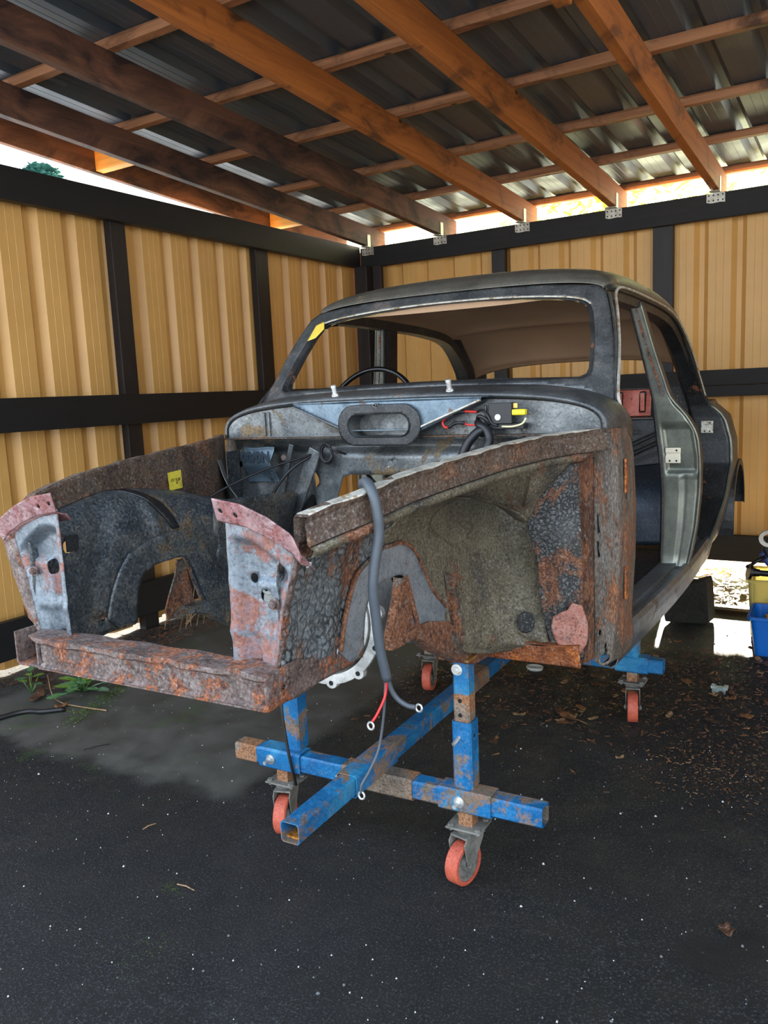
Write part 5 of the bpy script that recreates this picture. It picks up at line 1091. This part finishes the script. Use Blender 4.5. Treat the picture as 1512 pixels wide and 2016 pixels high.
# ================================================================ THINGS ON THE GROUND AND OUTSIDE
rl_ = random.Random(11)
M_['leafbed'] = metal('sunlit_leaf_bed', srgb(150, 130, 70), srgb(190, 170, 90), srgb(110, 120, 50), rust=0.4, rustc=[(0.3, srgb(90, 60, 30)), (0.6, srgb(170, 110, 60))], scale=10, met=0, rough=(0.7, 0.9), rs=12, bmp=1.0)
m = MB(); m.grid(flat_grid(-5, 7, 5.52, 11, 100, 50, lambda x, y: 0.0-0.14*float(sstep(6.3, 7.5, np.array([y]))[0])+0.012*noise.noise(Vector((x*5, y*5, 1)))+0.008*noise.noise(Vector((x*14, y*14, 1)))))
tag(m.build('leaf_covered_ground', M_['leafbed'], smooth=True), 'leaf covered bed of soil behind the kerb, lit by the sun', 'ground', kind='stuff')
m = MB(); m.box((-2.6, 5.46, -0.05), (5.5, 5.53, 0.022), lambda v: wf(v.x, v.y, v.z+0.004*math.sin(v.x*3)))
tag(m.build('kerb', wood('kerb_wood', srgb(84, 70, 50), srgb(110, 92, 66), srgb(40, 34, 26), axis=0), bevel=0.004, origin=wf(0, 5.46, 0), rz=-YW), 'low brown timber kerb at the foot of the back wall, behind the dark block', 'kerb')
m = MB(); m.grid([[tuple(wf(x, y, -0.01+0.03*sstep(-2.62, -2.78, np.array([x]))[0]+0.02*abs(noise.noise(Vector((x*9, y*9, 0))))*(x < -2.45))) for x in np.linspace(-2.80, -2.4, 20)] for y in np.linspace(1.0, 6.2, 70)])
tag(m.build('soil_strip', metal('dark_soil', srgb(36, 28, 20), srgb(62, 48, 34), srgb(40, 44, 24), rust=0.4, scale=14, met=0, rough=(0.8, 0.95), rs=20, bmp=1.0), smooth=True), 'strip of dark soil and debris along the foot of the left wall', 'soil', kind='stuff')
# --- leaves
def leaf_col(c, n): return metal(n, tuple(q*0.7 for q in c), c, tuple(min(1, q*1.3) for q in c), rust=0.15, scale=30, met=0, rough=(0.5, 0.7), rs=30, bmp=0.3)
LC = [leaf_col(srgb(150, 98, 52), 'leaf_tan'), leaf_col(srgb(104, 66, 42), 'leaf_brown'), leaf_col(srgb(72, 46, 34), 'leaf_dark'), leaf_col(srgb(176, 140, 96), 'leaf_pale')]
GR = [leaf_col(srgb(92, 150, 84), 'leaf_green'), leaf_col(srgb(126, 170, 56), 'leaf_lime'), leaf_col(srgb(110, 160, 120), 'leaf_bluegreen')]
def leaf_mesh(m, c, size, rz, curl=0.35, kind='oval', tilt=0.0, rnd=rl_):
    n = 18; R_ = []
    for k in range(n):
        a = 2*math.pi*k/n
        if kind == 'maple': r = 0.62+0.38*abs(math.cos(2.5*a))**0.8; r *= 0.9+0.2*rnd.random()
        else: r = 0.55+0.45*abs(math.cos(a))**1.4; r *= 0.93+0.14*rnd.random()
        R_.append((r*math.cos(a)*size/2, r*math.sin(a)*size/2*(1 if kind == 'maple' else 0.72)))
    vs = []; cr, sr = math.cos(rz), math.sin(rz)
    for f in (0.0, 0.5, 1.0):
        for (x, y) in (R_ if f else R_[:1]):
            x, y = x*f, y*f; rr = math.hypot(x, y)/(size/2)
            z = curl*size*0.5*(rr*rr)*(0.6+0.4*math.sin(3*math.atan2(y, x)+rz))+tilt*x+0.05*size*abs(y)/(size/2)
            vs.append((c[0]+x*cr-y*sr, c[1]+x*sr+y*cr, c[2]+z+0.002))
    fs = [(0, 1+k, 1+(k+1) % n) for k in range(n)]+[(1+k, 1+n+k, 1+n+(k+1) % n, 1+(k+1) % n) for k in range(n)]
    m.add(vs, fs)
def leaf(x, y, size, label, mat=0, kind='oval', curl=0.35, group=None, stalk=0.0, z=0.0, name='dead_leaf', cat='leaf'):
    m = MB(); rz = rl_.random()*6.28; leaf_mesh(m, (x, y, z+0.004), size, rz, curl, kind)
    o = m.build(name, LC[mat] if mat < 10 else GR[mat-10], smooth=True, solid=0.0006, origin=(x, y, z))
    if stalk:
        s = MB(); s.tube([(x, y, z+0.006), (x+stalk*0.5, y-stalk*0.25, z+0.012), (x+stalk, y-stalk*0.35, z+0.004)], 0.0014, 5); s.build('stalk', LC[0], o)
    return tag(o, label, cat, group)
leaf(0.275, 3.367, 0.085, 'large curled orange-brown maple leaf lying alone right of the blue upright', 0, 'maple', 0.5, stalk=0.09)
leaf(0.57, 3.058, 0.035, 'small pale curled leaf on the bare asphalt below the large maple leaf', 3, curl=0.7)
leaf(1.064, 2.143, 0.05, 'dry brown crumpled leaf beside the dark wet stain at lower right', 1, 'maple', 0.6)
leaf(0.06, 2.72, 0.03, 'small grey-brown leaf standing on the asphalt behind the right blue tube end', 2, curl=0.9)
leaf(-0.60, 2.973, 0.04, 'flat brown bark-like leaf left of the hanging cable end', 1, curl=0.1)
leaf(0.828, 3.72, 0.06, 'round brown leaf right of the rear caster', 2, curl=0.3)
leaf(-2.03, 2.515, 0.06, 'crumpled tan leaf by the thin twig at the left edge', 0, 'maple', 0.6)
leaf(-2.26, 2.56, 0.14, 'big brown withered leaf drooping in front of the green plant', 1, 'oval', 0.5)
leaf(-2.34, 2.66, 0.16, 'big dark brown withered leaf left of the green plant', 2, 'oval', 0.6, z=0.04)
leaf(-2.62, 2.70, 0.09, 'reddish brown leaf at the left edge by the wall foot', 1, 'oval', 0.3)
G1 = 'dead leaves scattered under the car shell'
for k in range(150):
    y = rl_.uniform(2.95, 4.75); x = rl_.uniform(-0.55, 1.15) if y > 3.5 else rl_.uniform(-0.35, 0.55)
    if y < 3.3 and rl_.random() < 0.6: continue
    if abs(x-0.53) < 0.1 and abs(y-3.48) < 0.12: continue
    if 0.33 < x < 0.68 and 4.95 < y < 5.1: continue
    leaf(x, y, rl_.uniform(0.03, 0.075), 'dry brown dead leaf among the litter on the asphalt beneath the car', rl_.choice([0, 1, 1, 2, 2, 3]), rl_.choice(['oval', 'maple']), rl_.uniform(0.1, 0.6), G1, z=rl_.uniform(0, 0.012))
G2 = 'dead leaves along the foot of the left wall'
for k in range(34):
    a = rl_.uniform(-2.68, -2.42); b = rl_.uniform(2.5, 6.0); p = wf(a, b)
    leaf(p.x, p.y, rl_.uniform(0.035, 0.08), 'small dead leaf on the soil strip along the left wall', rl_.choice([0, 1, 1, 2]), 'oval', rl_.uniform(0.1, 0.5), G2, z=0.03)
# fine litter: far too many to count
def chips(n, fn, smin, smax, zf=lambda x, y: 0.003, flat=0.25):
    m = MB()
    for k in range(n):
        p = fn(); 
        if p is None: continue
        x, y = p; s = rl_.uniform(smin, smax); a = rl_.random()*6.28; l = s*rl_.uniform(0.6, 2.2)
        ca, sa = math.cos(a), math.sin(a); z = zf(x, y); t = rl_.uniform(-flat, flat)*s
        q = [(-l, -s*0.5), (l*0.9, -s*0.35), (l, s*0.3), (-l*0.7, s*0.5)]
        m.add([(x+u*ca-v*sa, y+u*sa+v*ca, z+t*(1 if i in (0, 3) else -1)+0.4*s*(i == 2)+abs(t)) for i, (u, v) in enumerate(q)], [(0, 1, 2, 3)]); m.m[-1] = rl_.choice([0, 0, 1, 1, 2])
    return m
def f_litter():
    y = rl_.triangular(2.7, 5.2, 4.1); x = rl_.uniform(-0.75, 1.35)
    if y < 3.3 and (x > 0.75 or rl_.random() < 0.5): return None
    if y > 4.55 and x > 0.15: return None
    return x, y
m = chips(5200, f_litter, 0.0025, 0.010)
tag(m.build('leaf_litter', [LC[2], LC[1], LC[0]]), 'fine dead leaf litter strewn over the asphalt under and right of the car', 'leaf litter', kind='stuff')
m = chips(900, lambda: (rl_.gauss(0.93, 0.17), rl_.gauss(3.12, 0.16)), 0.0015, 0.005)
tag(m.build('straw_scatter', [LC[0], LC[1], LC[3]]), 'faint patch of pale straw bits on the asphalt at the right', 'straw', kind='stuff')
m = chips(2400, lambda: (lambda p: (p.x, p.y))(wf(-2.35-abs(rl_.gauss(0, 0.17)), rl_.uniform(2.5, 6.1))), 0.003, 0.012, zf=lambda x, y: 0.03)
tag(m.build('wall_foot_debris', [LC[2], LC[1], LC[0]]), 'dark leaf debris heaped along the foot of the left wall', 'debris', kind='stuff')
m = chips(2600, lambda: (rl_.uniform(-1.6, 2.2), rl_.uniform(5.6, 6.9)), 0.010, 0.030, zf=lambda x, y: 0.012-0.14*float(sstep(6.3, 7.5, np.array([y]))[0]), flat=0.15)
tag(m.build('sunlit_leaves', [LC[3], LC[0], GR[1]]), 'bright yellow sunlit leaves carpeting the ground behind the kerb', 'leaves', kind='stuff')
def f_grit():
    r = rl_.uniform(0.5, 5.0); a = rl_.uniform(-1.3, 0.75); return 1.28+r*math.sin(a)*1.0, r*math.cos(a)+0.3
m = MB(); white = plain('white_grit', srgb(190, 190, 184), 0.6); grey = plain('grey_grit', srgb(96, 98, 100), 0.7)
for k in range(2600):
    x, y = f_grit(); s = rl_.uniform(0.0012, 0.0034)*(1 if rl_.random() < 0.93 else 1.8); h = s*0.7; a = rl_.random()*3
    if y > 5.3: continue
    c_, s__ = math.cos(a)*s, math.sin(a)*s
    m.add([(x+c_, y+s__, 0.001), (x-s__, y+c_, 0.001), (x-c_, y-s__, 0.001), (x+s__, y-c_, 0.001), (x, y, 0.003+h)], [(0, 1, 4), (1, 2, 4), (2, 3, 4), (3, 0, 4)])
    for q in range(4): m.m[-1-q] = 0 if k % 3 == 0 else 1
tag(m.build('grit', [white, grey]), 'pale grit specks scattered all over the black asphalt', 'grit', kind='stuff')
PX, PY, LX, LY = -2.10, 2.71, -2.36, 2.60
# --- plant at the left edge
plant = empty('green_plant', (PX, PY, 0.0)); tag(plant, 'green leafy plant growing through the gravel under the left end of the crossmember', 'plant')
for k in range(19):
    a = rl_.uniform(0, 6.28); r = rl_.uniform(0.04, 0.17); c = (PX+r*math.cos(a)*0.9, PY+r*math.sin(a)*0.9, 0.03+0.05*rl_.random())
    m = MB(); leaf_mesh(m, c, rl_.uniform(0.08, 0.13), a, -0.25, 'oval', 0.1); m.tube([(PX, PY, 0.01), ((c[0]+PX)/2, (c[1]+PY)/2, c[2]*0.8), c], 0.003, 5)
    m.build('leaf', GR[rl_.choice([0, 0, 2, 1])], plant, smooth=True)
lim = empty('lime_seedling', (LX, LY, 0.0)); tag(lim, 'small lime green seedling between the withered leaves at the left edge', 'plant')
for k in range(6):
    a = k*1.1; c = (LX+0.05*math.cos(a), LY+0.04*math.sin(a), 0.06+0.03*(k % 3)); m = MB(); leaf_mesh(m, c, 0.07, a, -0.2, 'oval', 0.1); m.tube([(LX, LY, 0.0), c], 0.002, 5); m.build('leaf', GR[1 if k % 2 else 0], lim, smooth=True)
m = MB(); m.tube(densify([(-2.30, 2.66, 0.09), (-2.17, 2.58, 0.03), (-2.06, 2.55, 0.012), (-1.92, 2.56, 0.008), (-1.78, 2.58, 0.006)], 5), [0.002+0.0001*i for i in range(21)], 6)
tag(m.build('twig', LC[3], smooth=True, origin=(-1.9, 2.56, 0)), 'long thin brown twig curving over the asphalt in front of the plant', 'twig')
m = MB(); m.tube(densify([(-2.9, 1.7, 0.012), (-2.3, 2.13, 0.012), (-2.15, 2.38, 0.013), (-2.06, 2.43, 0.012), (-1.98, 2.50, 0.011)], 6), 0.012, 8)
tag(m.build('hose', M_['rubber'], smooth=True, origin=(-2.15, 2.38, 0)), 'dark hose lying on the ground at the left edge of the photo', 'hose')
wd = empty('dry_weeds', tuple(wf(-2.55, 4.0, 0.0))); tag(wd, 'tangle of dry weed stalks against the left wall, seen through the engine bay', 'weeds')
for k in range(16):
    b = rl_.uniform(3.55, 4.35); p = wf(rl_.uniform(-2.66, -2.5), b, 0.02); q = p+Vector((rl_.uniform(-0.02, 0.2), rl_.uniform(-0.16, 0.16), rl_.uniform(0.08, 0.32))); m = MB(); m.tube([p, (p+q)/2+Vector((rl_.uniform(-0.03, 0.03), 0, 0.03)), q], [0.003, 0.0025, 0.001], 5); m.build('stalk', LC[3], wd)
for k, (x, y, dx, dy, l) in enumerate(((1.047, 3.52, 0.10, 0.12, 'pale dry stick lying right of the sunlit patch'), (0.30, 2.60, 0.09, -0.02, 'short pale straw on the asphalt right of the blue upright'), (-1.52, 2.22, 0.06, 0.09, 'thin black twig on the asphalt left of the dolly'), (-0.79, 1.85, 0.012, 0.05, 'tiny white sliver on the asphalt at lower left'), (-0.45, 1.66, 0.07, 0.0, 'short dry stem near the moss patch at lower left'))):
    m = MB(); m.tube([(x, y, 0.006), (x+dx*0.5, y+dy*0.4, 0.010), (x+dx, y+dy, 0.005)], [0.002, 0.0025, 0.0015], 5); tag(m.build('twig', M_['rubber'] if k == 2 else LC[3], origin=(x, y, 0)), l, 'twig')
# white plastic cap, clear plastic scrap
m = MB(); cx0, cy0 = -0.07, 3.922
m.grid([[(cx0+r*math.cos(a), cy0+r*math.sin(a)*0.75, z) for r, z in ((0.0, 0.004), (0.036, 0.004), (0.042, 0.016), (0.046, 0.018), (0.046, 0.013), (0.040, 0.0))] for a in [2*math.pi*k/32 for k in range(33)]])
cap = m.build('plastic_dish', plain('dirty_white_plastic', srgb(190, 192, 182), 0.4), smooth=True, origin=(cx0, cy0, 0)); tag(cap, 'round white plastic lid lying upturned in the leaf litter', 'lid')
mt, nt, b = nodes('clear_plastic'); b.inputs['Base Color'].default_value = (0.8, 0.95, 0.92, 1); b.inputs['Transmission Weight'].default_value = 0.8; b.inputs['Roughness'].default_value = 0.15
m = MB(); m.box((0.80, 3.93, 0.0), (0.86, 3.96, 0.028)); m.box((0.795, 3.925, 0.020), (0.815, 3.965, 0.034)); m.box((0.85, 3.925, 0.020), (0.87, 3.965, 0.034))
tag(m.build('plastic_scrap', mt, bevel=0.002, origin=(0.83, 3.95, 0)), 'small clear plastic scrap on the asphalt right of the rear caster', 'scrap')
# --- dark chock block
def blk(u, v, w): return
m = MB(); rows = []
P0, P1 = Vector((0.382, 5.03, 0)), Vector((0.637, 5.05, 0)); yd = 0.16
prof_b = [(0.02, 0.0), (0.98, 0.0), (1.0, 0.03), (0.94, 0.24), (0.90, 0.275), (0.60, 0.247), (0.30, 0.243), (0.10, 0.245), (0.08, 0.22), (0.0, 0.04)]
front = []
for t, z in prof_b: p = P0.lerp(P1, t); front.append((p.x, p.y, z+0.003))
m.prism(front, (0.02, yd, 0))
tag(m.build('chock_block', metal('dark_wood_block', srgb(18, 16, 12), srgb(34, 30, 22), srgb(24, 28, 14), rust=0.1, scale=12, met=0, rough=(0.85, 0.95), bmp=0.6, grain=0.15), bevel=0.008, origin=(P0.x, P0.y, 0)), 'dark rough wedge-shaped block standing in the sunlit patch behind the sill', 'block')
# --- crates at the right edge
mt, nt, b = nodes('cloudy_plastic'); b.inputs['Base Color'].default_value = (*srgb(214, 200, 120), 1); b.inputs['Transmission Weight'].default_value = 0.55; b.inputs['Roughness'].default_value = 0.35; b.inputs['IOR'].default_value = 1.3; M_['cloudy'] = mt
def tub(m, x0, x1, y0, y1, z0, z1, taper, lip, t=0.004):
    cx, cy = (x0+x1)/2, (y0+y1)/2; rows = []
    def ring(k, z, e=0): return [(cx+(x-cx)*k+e*(1 if x > cx else -1), cy+(y-cy)*k+e*(1 if y > cy else -1), z) for x, y in rrect(x0, y0, x1, y1, 0.03, 4)]
    R_ = [ring(taper, z0), ring(1, z1), ring(1, z1, lip), ring(1, z1-0.015, lip)]
    m.grid([r+[r[0]] for r in R_]); inn = [ring(taper*0.985, z0+t), ring(0.985, z1)]; m.grid([r+[r[0]] for r in inn])
    m.add(R_[0], [tuple(range(len(R_[0])))]); m.add(inn[0], [tuple(range(len(inn[0])))])
m = MB(); tub(m, 0.86, 1.42, 4.90, 5.28, 0.0, 0.335, 0.93, 0.012)
for k in range(4): m.box((0.90+0.14*k, 4.893, 0.05), (0.905+0.14*k, 4.898, 0.31))
tag(m.build('clear_storage_box', M_['cloudy'], origin=(1.14, 5.09, 0)), 'cloudy yellowish plastic storage box behind the blue crate', 'box')
m = MB(); tub(m, 0.905, 1.38, 4.55, 4.84, 0.0, 0.215, 0.90, 0.014)
bc = m.build('blue_crate', plain('blue_plastic', srgb(0, 92, 175), 0.4), origin=(1.14, 4.7, 0)); tag(bc, 'blue plastic crate on the asphalt at the right edge of the photo', 'crate')
for k in range(7):
    x, y = 0.98+0.05*k, 4.66+0.08*(k % 2); m = MB(); m.cyl((x, y, 0.008), (x+0.02, y+0.01, 0.185), 0.022, 12); m.cyl((x+0.02, y+0.01, 0.185), (x+0.02, y+0.01, 0.20), 0.030, 6)
    tag(m.build('machine_part', [plain('part_orange', srgb(205, 130, 40), 0.5), plain('part_rust', srgb(110, 66, 40), 0.6), plain('part_dark', srgb(50, 50, 50), 0.4, 0.5)][k % 3], origin=(x, y, 0)), 'small metal part standing in the blue crate', 'part', 'machine parts in the blue crate')
for k in range(6):
    x, y = 0.96+0.075*k, 5.03+0.09*(k % 2); m = MB(); m.cyl((x, y, 0.008), (x+0.01, y, 0.20+0.02*(k % 3)), 0.033, 12); m.cyl((x, y, 0.12), (x, y, 0.15), 0.042, 12)
    tag(m.build('machine_part', [plain('part_orange2', srgb(190, 140, 60), 0.5), plain('part_grey2', srgb(110, 108, 100), 0.5, 0.3)][k % 2], origin=(x, y, 0)), 'metal part seen through the cloudy storage box', 'part', 'metal parts inside the cloudy box')
# half shaft laid across the box and blue gearbox casing above it
sh = MB(); sh.cyl((0.86, 4.93, 0.375), (0.875, 4.935, 0.372), 0.046, 24); sh.cyl((0.875, 4.935, 0.372), (0.92, 4.94, 0.368), 0.026, 20, 0.020); sh.cyl((0.92, 4.94, 0.368), (1.45, 4.945, 0.352), 0.017, 14)
tag(sh.build('half_shaft', plain('oily_black', srgb(16, 14, 13), 0.4, 0.3), smooth=False, origin=(0.88, 4.93, 0.37)), 'black flanged half shaft lying across the rim of the cloudy storage box', 'shaft')
eng = empty('engine_block', (1.12, 5.13, 0.37)); tag(eng, 'dirty blue engine casting with cream flange resting above the storage box', 'engine')
m = MB(); m.prism([(0.905, 4.99, 0.46), (0.95, 4.99, 0.40), (0.99, 4.99, 0.372), (1.40, 4.99, 0.372), (1.40, 4.99, 0.56), (0.97, 4.99, 0.56), (0.94, 4.99, 0.52)], (0, 0.24, 0)); m.build('sump', metal('oily_blue', srgb(10, 40, 100), srgb(20, 60, 130), srgb(12, 14, 20), rust=0.3, rustc=[(0.3, srgb(8, 8, 10)), (0.7, srgb(26, 28, 30))], scale=8, met=0.2), eng, bevel=0.012)
m = MB(); m.prism([(0.93, 4.97, 0.50), (0.95, 4.97, 0.455), (1.42, 4.97, 0.455), (1.42, 4.97, 0.63), (1.0, 4.97, 0.63), (0.95, 4.97, 0.57)], (0, 0.25, 0)); m.build('crankcase', plain('oily_dark', srgb(14, 16, 22), 0.4, 0.3), eng, bevel=0.01)
m = MB()
rows = [[(0.962+r*math.cos(a), y, 0.565+r*math.sin(a)*0.9) for r, y in ((0.030, 4.955), (0.052, 4.950), (0.055, 4.975), (0.030, 4.98), (0.030, 4.955))] for a in [2*math.pi*k/30 for k in range(31)]]; m.grid(rows)
m.build('cream_flange', plain('cream_metal', srgb(196, 186, 168), 0.5), eng)
m = MB(); m.cyl((0.985, 4.97, 0.60), (0.985, 4.97, 0.68), 0.016, 14); m.build('cream_spigot', plain('cream_metal2', srgb(180, 168, 146), 0.5), eng)
m = MB(); m.cyl((0.985, 4.97, 0.68), (0.985, 4.97, 0.70), 0.012, 10); m.build('red_cap', plain('dark_red', srgb(96, 30, 28), 0.5), eng)
m = MB(); m.tube([(0.945, 4.98, 0.455), (0.90, 4.97, 0.43), (0.865, 4.965, 0.40)], 0.010, 8); m.cyl((0.865, 4.965, 0.40), (0.855, 4.96, 0.385), 0.017, 10); m.build('lever', plain('oily_dark2', srgb(18, 18, 20), 0.4, 0.3), eng, smooth=True)
# distant trees beyond the left gap
for k, (x, y, h, l) in enumerate(((-18.95, 16.5, 8.5, 'teal treetop peeking over the left wall in the white sky'),)):
    t = empty('tree', (x, y, 0)); tag(t, l, 'tree'); m = MB(); rr_ = random.Random(5+k)
    for q in range(420):
        a, b_ = rr_.random()*6.28, rr_.uniform(-1, 1); r = 0.75*rr_.random()**0.33; c = (x+r*math.cos(a)*math.sqrt(1-b_*b_), y+r*math.sin(a)*math.sqrt(1-b_*b_), h-0.95+r*b_); leaf_mesh(m, c, 0.5, a, 0.4, 'maple', rnd=rr_)
    m.build('foliage', leaf_col(srgb(50, 120, 110), 'tree_foliage'), t); m = MB(); m.cyl((x, y, 0), (x, y, h-1.5), 0.18, 10); m.build('trunk', M_['black_wood_z'], t)

# trees behind the back wall: their backlit leaves fill the gap under the eaves with yellow-green light
mt, nt, b = nodes('backlit_leaf'); b.inputs['Base Color'].default_value = (*srgb(150, 170, 40), 1)
tr = nt.nodes.new('ShaderNodeBsdfTranslucent'); tr.inputs[0].default_value = (*srgb(214, 222, 70), 1); mx = nt.nodes.new('ShaderNodeMixShader'); mx.inputs[0].default_value = 0.6
nt.links.new(b.outputs[0], mx.inputs[1]); nt.links.new(tr.outputs[0], mx.inputs[2]); nt.links.new(mx.outputs[0], nt.nodes['Material Output'].inputs[0])
for k, (x, y, w_, l) in enumerate(((-0.9, 9.0, 1.5, 'yellow-green backlit tree behind the back wall, glimpsed in the gap near the corner'), (2.2, 9.6, 1.9, 'yellow-green backlit tree behind the back wall, glimpsed in the gap at the right'))):
    t = empty('tree', (x, y, 0)); tag(t, l, 'tree'); m = MB(); rr_ = random.Random(15+k)
    for q in range(900):
        a, b_ = rr_.random()*6.28, rr_.uniform(-1, 1); r = rr_.random()**0.4; cc = (x+w_*r*math.cos(a)*math.sqrt(1-b_*b_), y+0.8*r*math.sin(a)*math.sqrt(1-b_*b_), 3.75+0.85*r*b_); leaf_mesh(m, cc, 0.13, a, 0.4, 'oval', rr_.uniform(-0.8, 0.8), rnd=rr_)
    m.build('foliage', mt, t); m = MB(); m.cyl((x, y, -0.12), (x, y, 3.4), 0.06, 10); m.build('trunk', M_['black_wood_z'], t)

def f_moss():
    t = rl_.random(); a = Vector((-2.08, 3.30)).lerp(Vector((-1.84, 2.40)), t); return a.x+rl_.gauss(0, 0.035), a.y+rl_.gauss(0, 0.03)
MO = leaf_col(srgb(74, 104, 30), 'moss_green')
m = chips(1500, f_moss, 0.0015, 0.0045); tag(m.build('moss_strip', [MO, MO, GR[1]]), 'bright green moss strip along the edge of the grey screed at left', 'moss', kind='stuff')
def f_moss2():
    c = rl_.choice([(-0.36, 1.33, 0.06), (-0.34, 1.42, 0.05), (-0.45, 1.64, 0.025)]); return c[0]+rl_.gauss(0, c[2]), c[1]+rl_.gauss(0, c[2]*0.6)
m = chips(260, f_moss2, 0.0008, 0.0022); tag(m.build('moss_patch', [MO, MO, MO]), 'faint green moss specks on the asphalt at the lower left', 'moss', kind='stuff')
